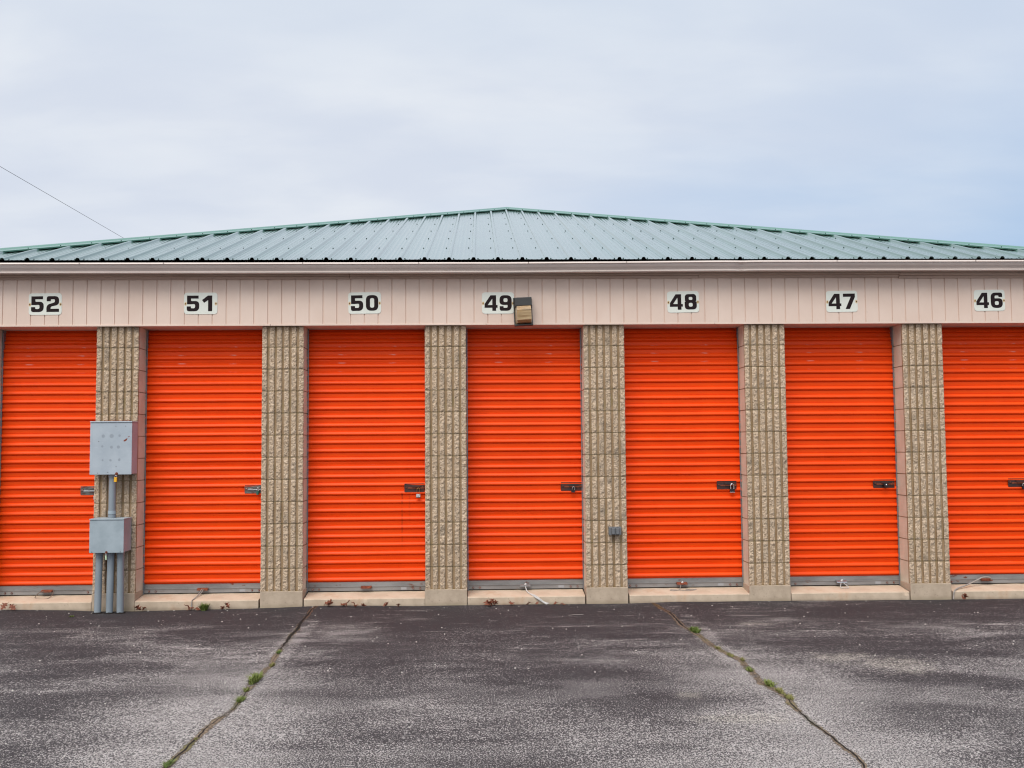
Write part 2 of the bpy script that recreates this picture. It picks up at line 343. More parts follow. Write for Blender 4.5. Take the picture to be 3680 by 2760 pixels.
def f_dirt(g):
    o = g.obj(); uv = g.n.new('ShaderNodeTexCoord').outputs['UV']; u = g.sep(uv)[0]
    e = g.math('ABSOLUTE', g.math('SUBTRACT', u, .5)); n = g.noise(o, 30, 5, .7)
    y = g.sep(o)[1]
    c = g.mix(g.ss(g.noise(o, 90, 3), .35, .65), (.085,.062,.045), (.27,.205,.15))
    c = g.mix(g.ss(g.noise(o, 4, 3), .52, .62, 0, .55), c, (.13,.125,.04))
    c = g.mix(g.ss(y, -.9, -.2, 0, .55), c, (.17,.075,.04))
    a = g.ss(g.math('ADD', e, g.math('MULTIPLY', g.math('SUBTRACT', n, .5), .8)), .44, .26)
    a = g.math('MULTIPLY', a, g.ss(g.noise(o, 3.1, 2), .36, .52, .35, 1))
    return {'Base Color': c, 'Roughness': .95, 'Alpha': a, 'Specular IOR Level': .1}
M_DIRT = mat('crack_dirt', fn=f_dirt)
M_GAP = mat('crack_gap', (.022,.019,.018), .95, spec=.1)
M_WOOD = mat('pole_wood', fn=lambda g: {'Base Color': g.mix(g.noise(g.obj(), 8, 4, sc=(4,4,.3)), (.10,.07,.05), (.20,.15,.11)), 'Roughness': .9})
M_CABLE = mat('cable_black', (.10,.10,.11), .6)
M_STONE = mat('pale_gravel', (.55,.52,.47), .9)
M_STICK = mat('sticker_grey', (.33,.33,.34), .5)

# ------------------------------------------------------------------ mesh builder
class MB:
    def __init__(s): s.v = []; s.f = []; s.m = []; s.uv = None
    def box(s, x0, x1, y0, y1, z0, z1, mi=0):
        b = len(s.v)
        s.v += [(x,y,z) for z in (z0,z1) for y in (y0,y1) for x in (x0,x1)]
        for q in ((0,2,3,1),(4,5,7,6),(0,1,5,4),(1,3,7,5),(3,2,6,7),(2,0,4,6)): s.f.append(tuple(b+i for i in q)); s.m.append(mi)
    def quad(s, a, b, c, d, mi=0):
        k = len(s.v); s.v += [a,b,c,d]; s.f.append((k,k+1,k+2,k+3)); s.m.append(mi)
    def poly(s, pts, mi=0):
        k = len(s.v); s.v += list(pts); s.f.append(tuple(range(k,k+len(pts)))); s.m.append(mi)
    def grid(s, rows, mi=0, closed=False):
        k = len(s.v); n = len(rows[0])
        for r in rows: s.v += list(r)
        for i in range(len(rows)-1):
            for j in range(n if closed else n-1):
                j2 = (j+1) % n
                s.f.append((k+i*n+j, k+i*n+j2, k+(i+1)*n+j2, k+(i+1)*n+j)); s.m.append(mi)
    def tube(s, pts, r, n=8, mi=0, cap=True):
        pts = [Vector(p) for p in pts]; rows = []; up = Vector((0,0,1))
        for i, p in enumerate(pts):
            t = (pts[min(i+1,len(pts)-1)] - pts[max(i-1,0)]).normalized()
            a = t.cross(up) if abs(t.dot(up)) < .95 else t.cross(Vector((0,1,0)))
            a.normalize(); b = t.cross(a)
            rr = r[i] if isinstance(r, (list,tuple)) else r
            rows.append([tuple(p + (a*math.cos(q)+b*math.sin(q))*rr) for q in [2*PI*j/n for j in range(n)]])
        s.grid(rows, mi, True)
        if cap: s.poly(rows[0][::-1], mi); s.poly(rows[-1], mi)
    def cyl(s, x, y, z0, z1, r, n=20, mi=0, r2=None):
        s.tube([(x,y,z0),(x,y,z1)], [r, r if r2 is None else r2], n, mi)
    def prism_y(s, pts, y0, y1, mi=0):       # outline in x,z pushed along y
        k = len(s.v); n = len(pts)
        s.v += [(x,y0,z) for x,z in pts] + [(x,y1,z) for x,z in pts]
        s.f.append(tuple(range(k,k+n))); s.m.append(mi); s.f.append(tuple(range(k+2*n-1,k+n-1,-1))); s.m.append(mi)
        for i in range(n): j=(i+1)%n; s.f.append((k+i,k+n+i,k+n+j,k+j)); s.m.append(mi)
    def build(s, name, mats, parent=None, org=(0,0,0), smooth=False, bevel=0, fix=True):
        me = bpy.data.meshes.new(name)
        ox, oy, oz = org
        me.from_pydata([(x-ox,y-oy,z-oz) for x,y,z in s.v], [], s.f)
        for mt in (mats if isinstance(mats, (list,tuple)) else [mats]): me.materials.append(mt)
        me.polygons.foreach_set('material_index', s.m)
        if fix:
            import bmesh
            bm = bmesh.new(); bm.from_mesh(me); bmesh.ops.recalc_face_normals(bm, faces=bm.faces[:]); bm.to_mesh(me); bm.free()
        if smooth: me.polygons.foreach_set('use_smooth', [True]*len(me.polygons))
        ob = bpy.data.objects.new(name, me); COL.objects.link(ob)
        if parent:
            ob.parent = parent; pw = Vector((0,0,0)); q = parent
            while q: pw += q.location; q = q.parent
            ob.location = Vector(org) - pw
        else: ob.location = org
        if bevel:
            b = ob.modifiers.new('bevel','BEVEL'); b.width = bevel; b.segments = 2; b.limit_method = 'ANGLE'; b.angle_limit = math.radians(35)
        return ob
def tag(o, label=None, cat=None, group=None, kind=None):
    for k, v in (('label',label),('category',cat),('group',group),('kind',kind)):
        if v: o[k] = v
    return o
def empty(name, loc, label, cat, group=None):
    o = bpy.data.objects.new(name, None); COL.objects.link(o); o.location = loc; o.empty_display_size = .1
    return tag(o, label, cat, group)
def nz(x, y, z, s=1.0): return noise.noise(Vector((x*s, y*s, z*s)))
def interp(x, pts):
    if x <= pts[0][0]: return pts[0][1]
    for (a,b),(c,d) in zip(pts, pts[1:]):
        if x <= c: return b+(d-b)*(x-a)/(c-a)
    return pts[-1][1]

# ------------------------------------------------------------------ dimensions
PX = [-4.905, -3.524, -2.012, -.5103, .9696, 2.4859, 3.9924, 5.500]   # left faces of the pillars
PW = .3835; D = .233; CH = .2032; HB = 2.431; BACK = 19.0
XL, XR = PX[0], PX[-1]+PW
EDGE = [(-6,-.14),(-4.332,-.130),(-3.739,-.142),(-3.465,-.158),(-3.142,-.163),(-2.594,-.155),(-1.843,-.149),(-1.516,-.136),(-1.239,-.132),(-.581,-.145),(.181,-.147),(.947,-.150),(1.331,-.149),(1.769,-.135),(2.492,-.139),(4.315,-.151),(5.051,-.155),(7,-.15)]
def gz(x, y):
    base = -.150 - .012*max(0, min(1, (-y-.5)/3))
    if y > -6 and abs(x) < 9:
        base += .006*nz(x, y*1.3, 0, .7) + .0025*nz(x, y, 5, 2.5)
        e = interp(x, EDGE) - (-.150); base += e*math.exp(min(0,y)/.38) if y < 0 else e
    return base

# ------------------------------------------------------------------ ground
def axis(lo, hi, step, far):
    a = []; x = lo
    while x < hi: a.append(x); x += step
    a.append(hi); out = []; q = .3
    while q < far: out.append(q); q *= 1.5
    return [lo-q for q in reversed(out)] + a + [hi+q for q in out]
xs = axis(-6.2, 7.0, .05, 500); ys = axis(-6.5, .3, .045, 500)
g_ = MB(); g_.grid([[(x, y, gz(x,y)) for x in xs] for y in ys])
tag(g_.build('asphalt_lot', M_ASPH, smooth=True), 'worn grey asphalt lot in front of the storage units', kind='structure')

CR1 = [(-1.50,-.02),(-1.517,-.195),(-1.501,-.474),(-1.508,-.748),(-1.473,-1.094),(-1.482,-1.285),(-1.467,-1.588),(-1.457,-1.849),(-1.442,-2.121),(-1.421,-2.365),(-1.423,-2.534),(-1.419,-2.719),(-1.431,-2.9),(-1.422,-3.086),(-1.408,-3.269),(-1.396,-3.489),(-1.416,-3.577),(-1.433,-3.719),(-1.449,-3.854),(-1.45,-4.032),(-1.452,-4.223),(-1.459,-4.399),(-1.456,-4.6),(-1.45,-5.2),(-1.47,-6.2)]
CR2 = [(1.575,-.02),(1.582,-.132),(1.605,-.351),(1.637,-.575),(1.631,-.854),(1.623,-1.178),(1.645,-1.398),(1.665,-1.65),(1.676,-1.969),(1.716,-2.217),(1.759,-2.432),(1.753,-2.664),(1.733,-2.903),(1.725,-3.09),(1.758,-3.269),(1.773,-3.437),(1.747,-3.623),(1.74,-3.884),(1.74,-4.019),(1.751,-4.197),(1.753,-4.386),(1.757,-4.519),(1.741,-4.664),(1.716,-4.761),(1.69,-5.3),(1.7,-6.2)]
def crack(pts, seed, gapw, dirtw, label):
    yx = sorted([(-y, x) for x, y in pts]); L = yx[-1][0]
    gap = MB(); dirt = MB(); ra = []; rb = []; y = .02; uvs = []
    while y < L:
        x = interp(y, yx) + .007*nz(seed, y, 0, 14) + .004*nz(seed, y, 3, 45)
        w = interp(y, gapw)*(.55 + .75*abs(nz(seed+4, y, 0, 9)) + .45*abs(nz(seed, y, 9, 33)))
        dw = interp(y, dirtw)*(.7+.7*abs(nz(seed+9, y, 0, 5)))
        off = .010*nz(seed+7, y, 0, 4)
        rb.append([(x-w/2, -y, gz(x,-y)+.0035), (x+w/2, -y, gz(x,-y)+.0035)])
        ra.append([(x+off-dw/2, -y, gz(x,-y)+.0018), (x+off, -y, gz(x,-y)+.0022), (x+off+dw/2, -y, gz(x,-y)+.0018)])
        y += .018
    dirt.grid(ra); nf = len(dirt.f); gap.grid(rb)
    o = dirt.build('joint_dirt', M_DIRT, fix=False)
    uvl = o.data.uv_layers.new(name='UVMap')
    n = len(ra)
    for p in o.data.polygons:
        for li in p.loop_indices:
            vi = o.data.loops[li].vertex_index; uvl.data[li].uv = ((vi % 3)*.5, (vi//3)*.018)
    tag(o, 'brown dirt and moss filling the '+label, kind='structure')
    tag(gap.build('asphalt_crack', M_GAP, fix=False), 'dark open crack along the '+label, kind='structure')
crack(CR1, 1.7, [(0,.012),(.2,.022),(1.3,.034),(1.7,.016),(1.9,.005),(3,.003),(3.3,.009),(3.6,.005),(4.2,.014),(6,.012)], [(0,.05),(1,.055),(1.8,.07),(3.2,.07),(3.8,.06),(5,.07)], 'left asphalt joint')
crack(CR2, 8.3, [(0,.008),(.5,.016),(1.1,.026),(1.4,.008),(2.4,.003),(3.3,.004),(3.6,.010),(4.8,.012),(6,.012)], [(0,.06),(1,.07),(2,.08),(3.4,.075),(4.2,.05),(5,.05)], 'right asphalt joint')

# ------------------------------------------------------------------ building
bld = empty('storage_building', (0,0,0), 'long low self storage building of tan block with orange doors and green metal roof', 'building')

def pillar(x0, seed, k):
    mb = MB()
    x1 = x0+PW; nc = 12
    # core: course by course, painted jamb sides and fluted front
    for c in range(nc):
        z0 = c*CH + (.004 if c else 0); z1 = min((c+1)*CH-.004, HB-.0015)
        jx = .0015*random.uniform(-1,1)
        y0, yb = .021, .30
        a, b = x0+.003+jx, x1-.003+jx
        mb.quad((a,y0,z0),(b,y0,z0),(b,y0,z1),(a,y0,z1), 1)
        for xx in (a, b):
            mb.quad((xx,y0,z0),(xx,y0+.018,z0),(xx,y0+.018,z1),(xx,y0,z1), 1)
            mb.quad((xx,y0+.018,z0),(xx,yb,z0),(xx,yb,z1),(xx,y0+.018,z1), 2)
        mb.quad((a,y0,z1),(b,y0,z1),(b,yb,z1),(a,yb,z1), 1); mb.quad((a,y0,z0),(b,y0,z0),(b,yb,z0),(a,yb,z0), 1)
        # six ribs of rough split face
        per = (PW+.0215)/6
        for rix in range(6):
            rx0 = x0 + rix*per; rx1 = rx0+.0455
            n, mrows = 6, 24
            w0 = .004*nz(rx0*9, c*3.1, seed); w1 = .004*nz(rx1*9, c*2.3, seed+3)
            zz0, zz1 = z0+.001, z1-.001
            bulge = .003*nz(rix*1.7, c*1.3, seed+5)
            rows = []
            for j in range(mrows+1):
                tz = j/mrows; z = zz0+(zz1-zz0)*tz
                row = []
                ex = (.0022*nz(rx0*5, z, seed, 26) if rix not in (0,) else .0012*nz(rx0, z, seed, 26))
                for i in range(n+1):
                    tx = i/n; x = rx0+w0*.4+(rx1-rx0+ (w1-w0)*.4)*tx + ex
                    edge = min(tx, 1-tx)*n; ez = min(j, mrows-j)
                    e = min(1, edge/1.0)*min(1, .35+ez/2.0)
                    h = .0065*nz(x, z, seed, 38) + .005*nz(x, z, seed+2, 14) + .003*nz(x, z, seed+6, 85)
                    y = .0035 - bulge + .006*(1-e) - h*(.35+.65*e)
                    row.append((x, max(-.007, y), z))
                rows.append(row)
            mb.grid(rows, 0)
            # rib flanks
            mb.grid([[ (r[0][0], .0215, r[0][2]), r[0] ] for r in rows], 1)
            mb.grid([[ r[-1], (r[-1][0], .0215, r[-1][2]) ] for r in rows], 1)
            mb.quad(*[(rows[-1][q][0], yy, rows[-1][q][2]) for q, yy in ((0,.0215),(0,rows[-1][0][1]),(n,rows[-1][n][1]),(n,.0215))], 0)
            mb.quad(*[(rows[0][q][0], yy, rows[0][q][2]) for q, yy in ((0,rows[0][0][1]),(0,.0215),(n,.0215),(n,rows[0][n][1]))], 0)
    mb.box(x0+.0065, x1-.0065, .0245, .298, .0, HB-.003, 3)
    for c in range(1, nc):   # mortar beads between rib courses
        for rix in range(6):
            rx0 = x0+rix*(PW+.0215)/6
            mb.box(rx0+.003, rx0+.042, .0105, .0245, c*CH-.005, c*CH+.005, 3)
    o = mb.build('pillar', [M_SPLIT, M_FLUTE, M_JAMB, M_MORTAR], bld, org=(x0+PW/2,0,0), fix=False)
    ft = MB(); gzm = min(gz(x0,0), gz(x1,0))
    dx = .004*random.uniform(-1,1)
    ft.box(x0-.001+dx, x1+.002+dx, -.003-.004*random.random(), .30, gzm-.15, -.001)
    ft.build('footing', M_FOOT, o, org=(x0+PW/2,0,0), bevel=.005)
for i, x in enumerate(PX): pillar(x, i*7.3+1, i)

# door thresholds
for i in range(7):
    a, b = PX[i]+PW, PX[i+1]
    mb = MB(); gl, gr = random.uniform(.003,.007), random.uniform(.010,.016)
    a2, b2 = a+(.004 if i % 2 else .014), b-(.014 if i % 2 else .005)
    yf = -.004 - .006*random.random(); N = 60; M_ = 8; rows = []
    prof = [(D+.10,-.046),(D,-.046),(D-.06,-.052),(.08,-.064),(yf+.012,-.0725),(yf+.004,-.075),(yf,-.081),(yf-.001,-.11),(yf,-.32)]
    for j in range(N+1):
        x = a2+(b2-a2)*j/N; row = []
        for q, (y, z) in enumerate(prof):
            dy = .0025*nz(x, z, i*3, 16) if q >= 5 else 0
            dz = .0022*nz(x, y, i*5, 12) if q < 6 else 0
            ch = 0
            if q in (4,5,6): ch = max(0, nz(x, 3, i*11, 9)-.42)*.05
            row.append((x, y+dy+ch, z+dz-ch*.5))
        rows.append(row)
    mb.grid(rows, 0); mb.poly(rows[0]); mb.poly(rows[-1][::-1])
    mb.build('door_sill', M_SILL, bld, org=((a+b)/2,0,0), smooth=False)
bw = MB(); bw.box(XL+.05, XR-.05, .32, .36, -.3, -.12)
bw.build('foundation_wall', M_FOOT, bld)

# header: grooved siding, trim, soffit
hd = MB(); xa, xb = XL, XR
gx = -.049; per = .127
xsd = []; k0 = int((xa-gx)/per)-1; ZT, ZB = 2.863, 2.447
edges = [xa]
for k in range(k0, k0+200):
    c = gx + k*per
    if c-.006 <= xa+.01 or c+.006 >= xb-.01: continue
    edges += [c-.0055, c-.0035, c+.0035, c+.0055]
edges.append(xb)
ydep = []
for i, x in enumerate(edges):
    ph = (i-1) % 4 if 0 < i < len(edges)-1 else 3
    ydep.append(-.022 if ph in (1,2) else -.030)
hd.grid([[(x, y, ZB-.003) for x, y in zip(edges, ydep)], [(x, y, ZT+.02) for x, y in zip(edges, ydep)]])
hd.build('header_siding', M_SIDING, bld, fix=False)
ht = MB()
NX = 60
for k, (x0, x1) in enumerate(((xa-.004, -1.93),(-1.927, .06),(.063, 2.2),(2.203, xb+.004))):
    yo = .0012*k
    ht.box(x0, x1, -.034+yo, -.018, HB, ZB)
ht.build('header_trim', M_SIDING, bld, bevel=.0015)
sf = MB(); sf.box(xa, xb, -.018, .33, HB+.001, HB+.03)
sf.build('door_header_soffit', M_SIDING, bld)
tr = MB()
for x0, x1, dz in ((xa-.02,-1.2,0),(-1.197,2.05,.002),(2.053,3.95,.004),(3.953,xb+.02,-.003)):
    tr.box(x0, x1, -.052, -.022, ZT-.001+dz, 2.8845+dz); tr.box(x0, x1, -.062, -.052+.004, 2.871+dz, 2.8835+dz)
    tr.box(x0, x1, -.090, -.022, 2.885+dz, 2.945)
tr.build('eave_trim', M_TRIM, bld, bevel=.002)
fb = MB(); fb.box(xa-.15, xb+.05, -.105, -.02, 2.9455, 3.008)
fb.build('fascia_board', M_DARK, bld)

# gutter
SAG = [(-5.3,.004),(-4.3,.003),(-2,.001),(.2,0),(1.4,.006),(2.2,.012),(2.42,.011),(2.6,.013),(4.3,.012),(6.1,.012)]
gp = [(-.112,2.978),(-.112,2.898),(-.182,2.891),(-.192,2.893),(-.197,2.898),(-.1965,2.901),(-.190,2.909),(-.188,2.912),(-.198,2.924),(-.212,2.938),(-.221,2.952),(-.224,2.962),(-.224,2.9675),(-.239,2.9685),(-.2385,2.971),(-.2335,2.983),(-.228,2.984),(-.226,2.978)]
gm = MB(); rows = []
x = -5.19
while x < 6.06:
    s = interp(x, SAG); dent = math.exp(-((x-2.42)/.035)**2); wob = .0022*nz(x, 0, 0, 1.6)
    row = []
    for q, (y, z) in enumerate(gp):
        fr = 1 if q > 3 else 0
        row.append((x, y + (dent*.012*(1 if 4 <= q <= 10 else .3) + wob)*fr + .004*dent*nz(x, z, 0, 60), z + s + (dent*.006 if q in (3,4,5,6) else 0)))
    rows.append(row); x += .05 if abs(x-2.42) > .2 else .012
gm.grid(rows)
for x in (-5.19, 6.05):
    s = interp(x, SAG); gm.poly([(x, y, z+s) for y, z in gp])
for x in (-3.6,-2.85,-1.6,-.55,.45,1.35,3.3,4.6):     # hanger screws on the lip
    s = interp(x, SAG); gm.tube([(x,-.243,2.977+s),(x,-.234,2.977+s)], .004, 8, 0)
gut = gm.build('gutter', M_GUTTER, bld, smooth=False)
md = gut.modifiers.new('t','SOLIDIFY'); md.thickness = .0015

# ------------------------------------------------------------------ roof
PK, RN, TS, EY, EZ = .427, 5.606, .3209, -.17, 3.020
YB = BACK + .17
CO = math.sqrt(1+TS*TS)
def rib_h(t):     # height above the pan for distance t from a rib centre
    p = .2245; t = (t + p/2) % p - p/2; a = abs(t)
    if a < .009: return .0215
    if a < .024: return .0215*(.5+.5*math.cos(PI*(a-.009)/.015))
    for c in (.055, .088):
        if abs(a-c) < .006: return .0016
    return 0
OFF = [0,.009,.013,.017,.021,.0245,.048,.050,.054,.060,.062,.081,.083,.088,.093,.095,.1122]
OFF = sorted(set([-o for o in OFF]+OFF))[:-1]
def samples(lo, hi, c0):
    out = {lo, hi}; p = .2245; k = math.floor((lo-c0)/p)-1
    while c0+k*p < hi+p:
        for o in OFF:
            v = c0+k*p+o
            if lo < v < hi: out.add(round(v,5))
        k += 1
    return sorted(out)
nrm = Vector((0,-TS,1)).normalized()
def slope(name_mb, lo, hi, c0, fn_end, place, nseg=14):
    cols = []
    for s in samples(lo, hi, c0):
        end = fn_end(s); h = rib_h(s-c0); col = []
        for j in range(nseg+1):
            t = end*j/nseg
            jit = .0022*nz(s, t, 0, 1.3)*min(1, t*4)
            edge = .002*nz(s, 7, 0, 3) if j == 0 else 0
            col.append(place(s, t, h+jit, edge))
        cols.append(col)
    name_mb.grid(cols)
rf = MB()
slope(rf, PK-RN, PK+RN, -.0515, lambda s: max(.004, RN-abs(s-PK)-.015), lambda s,t,h,e: (s, EY+t - nrm.y*-1*h*0 - h*TS/CO, EZ+t*TS + h/CO + e))
# screws on the front slope
def screw_at(x, yy):
    t = yy-EY
    if t > RN-abs(x-PK)-.06: return
    h = rib_h(x+.0515); z = EZ+t*TS+h/CO
    n = 6; q = Vector((x, yy - h*TS/CO, z)); N = nrm
    a = Vector((1,0,0)); b = N.cross(a)
    rows = [[tuple(q + (a*math.cos(k*PI/3)+b*math.sin(k*PI/3))*r + N*hh) for k in range(6)] for r, hh in ((.0075,.0),(.0065,.003),(.0045,.0032),(.0045,.0075))]
    rf.grid(rows, 1, True); rf.poly(rows[-1], 1)
random.seed(11)
for k in range(-24, 27):
    xc = -.0515+k*.2245
    screw_at(xc+.041, -.125); screw_at(xc-.041, -.125)
    for yy in (.67, 1.525, 2.33, 3.16, 3.97, 4.75):
        screw_at(xc+.17+random.uniform(-.008,.008), yy+random.uniform(-.01,.01))
roof = rf.build('roof_panels', [M_ROOF, M_SCREW], bld, smooth=True, fix=False)
for sgn, nm in ((-1,'l'),(1,'r')):
    sm = MB(); L0, L1 = EY, YB
    def end(s): return max(.004, min(RN, s-L0, L1-s)-.015)
    def place(s,t,h,e): return (PK+sgn*(RN-t) + sgn*h*TS/CO, s, EZ+t*TS+h/CO)
    slope(sm, L0, L1, .11, end, place, 4)
    sm.build('roof_panels', M_ROOF, bld, smooth=True, fix=False)
bm_ = MB(); slope(bm_, PK-RN, PK+RN, -.0515, lambda s: max(.004, RN-abs(s-PK)-.015), lambda s,t,h,e: (s, YB-t, EZ+t*TS+h/CO), 4)
bm_.build('roof_panels', M_ROOF, bld, smooth=True, fix=False)
# attic deck under the panels
dk = MB()
c_ = [(PK-RN+.06, EY+.07, EZ-.012),(PK+RN-.06, EY+.07, EZ-.012),(PK+RN-.06, YB-.07, EZ-.012),(PK-RN+.06, YB-.07, EZ-.012)]
p1 = (PK, EY+RN, EZ+RN*TS-.035); p2 = (PK, YB-RN, EZ+RN*TS-.035)
dk.poly([c_[0],c_[1],p1]); dk.poly([c_[1],c_[2],p2,p1]); dk.poly([c_[2],c_[3],p2]); dk.poly([c_[3],c_[0],p1,p2]); dk.poly(c_[::-1])
dk.build('roof_deck', M_DARK, bld)
# hip and ridge caps
def cap(A, B, nL, nR, name='hip_cap'):
    A = Vector(A); B = Vector(B); d = (B-A).normalized(); mb = MB(); rows = []
    L = (B-A).length; n = max(2, int(L/.25)); wings = []
    for N in (nL, nR):
        N = Vector(N).normalized(); w = N.cross(d).normalized()
        wings.append((N, w))
    mid = ((Vector(nL).normalized()+Vector(nR).normalized())/2).normalized()
    if wings[0][1].dot(wings[1][0]) > 0: pass
    def away(i):
        N, w = wings[i]; other = wings[1-i][0]
        # wing points down its own slope, away from the other face
        if (w.dot(mid)) > 0: w = -w
        return N, w
    (N1, w1), (N2, w2) = away(0), away(1)
    for i in range(n+1):
        p = A + d*(L*i/n); wob = .0012*nz(p.x, p.y, 0, 2)
        r = [p+w1*.122+N1*(.012+wob), p+w1*.126+N1*(.024+wob), p+w1*.118+N1*(.0265+wob), p+w1*.03+N1*.028, p+w1*.012+N1*.036, p+mid*.040,
             p+w2*.012+N2*.036, p+w2*.03+N2*.028, p+w2*.118+N2*(.0265+wob), p+w2*.126+N2*(.024+wob), p+w2*.122+N2*(.012+wob)]
        rows.append([tuple(q) for q in r])
    mb.grid(rows)
    # screws into the rib tops
    k = 0
    while k*.3175 < L:
        p = A+d*(k*.3175+.1)
        for N, w in ((N1,w1),(N2,w2)):
            q = p+w*.108+N*.027; mb.tube([tuple(q), tuple(q+N*.008)], .005, 6, 1)
        k += 1
    o = mb.build(name, [M_CAP, M_SCREW], roof, fix=False); md = o.modifiers.new('t','SOLIDIFY'); md.thickness = .0012; return o
apex = (PK, EY+RN, EZ+RN*TS); apexb = (PK, YB-RN, EZ+RN*TS)
NF, NLt, NRt, NB = (0,-TS,1), (-TS,0,1), (TS,0,1), (0,TS,1)
cap((PK-RN, EY, EZ), apex, NF, NLt); cap((PK+RN, EY, EZ), apex, NF, NRt)
cap((PK-RN, YB, EZ), apexb, NB, NLt); cap((PK+RN, YB, EZ), apexb, NB, NRt); cap(apex, apexb, NLt, NRt, 'ridge_cap')
# ragged sealant strip poking out at the peak
pk_ = MB(); rows = []
for i in range(20):
    x = PK-.20+i*.021; z = EZ+RN*TS+.026-abs(x-PK)*.09; h = .004+.012*abs(nz(x,1,0,23)); y = EY+RN
    rows.append([(x,y-.012,z-.006),(x,y-.008,z+h),(x,y+.014,z+h*.8),(x,y+.02,z-.006)])
pk_.grid(rows); pk_.build('peak_closure', M_SCREW, roof)

# side and rear walls
sw = MB()
for x0, x1 in ((XL+.006, XL+.2),(XR-.2, XR-.006)): sw.box(x0, x1, .301, BACK-.01, -.4, 2.95)
sw.box(XL+.21, XR-.21, BACK-.2, BACK-.012, -.4, 2.95)
sw.build('side_wall', M_JAMB, bld)
dv = MB(); dv.box(XL+.2, XR-.2, .75, .8, -.3, 2.9); dv.build('inner_partition', M_DARK, bld)

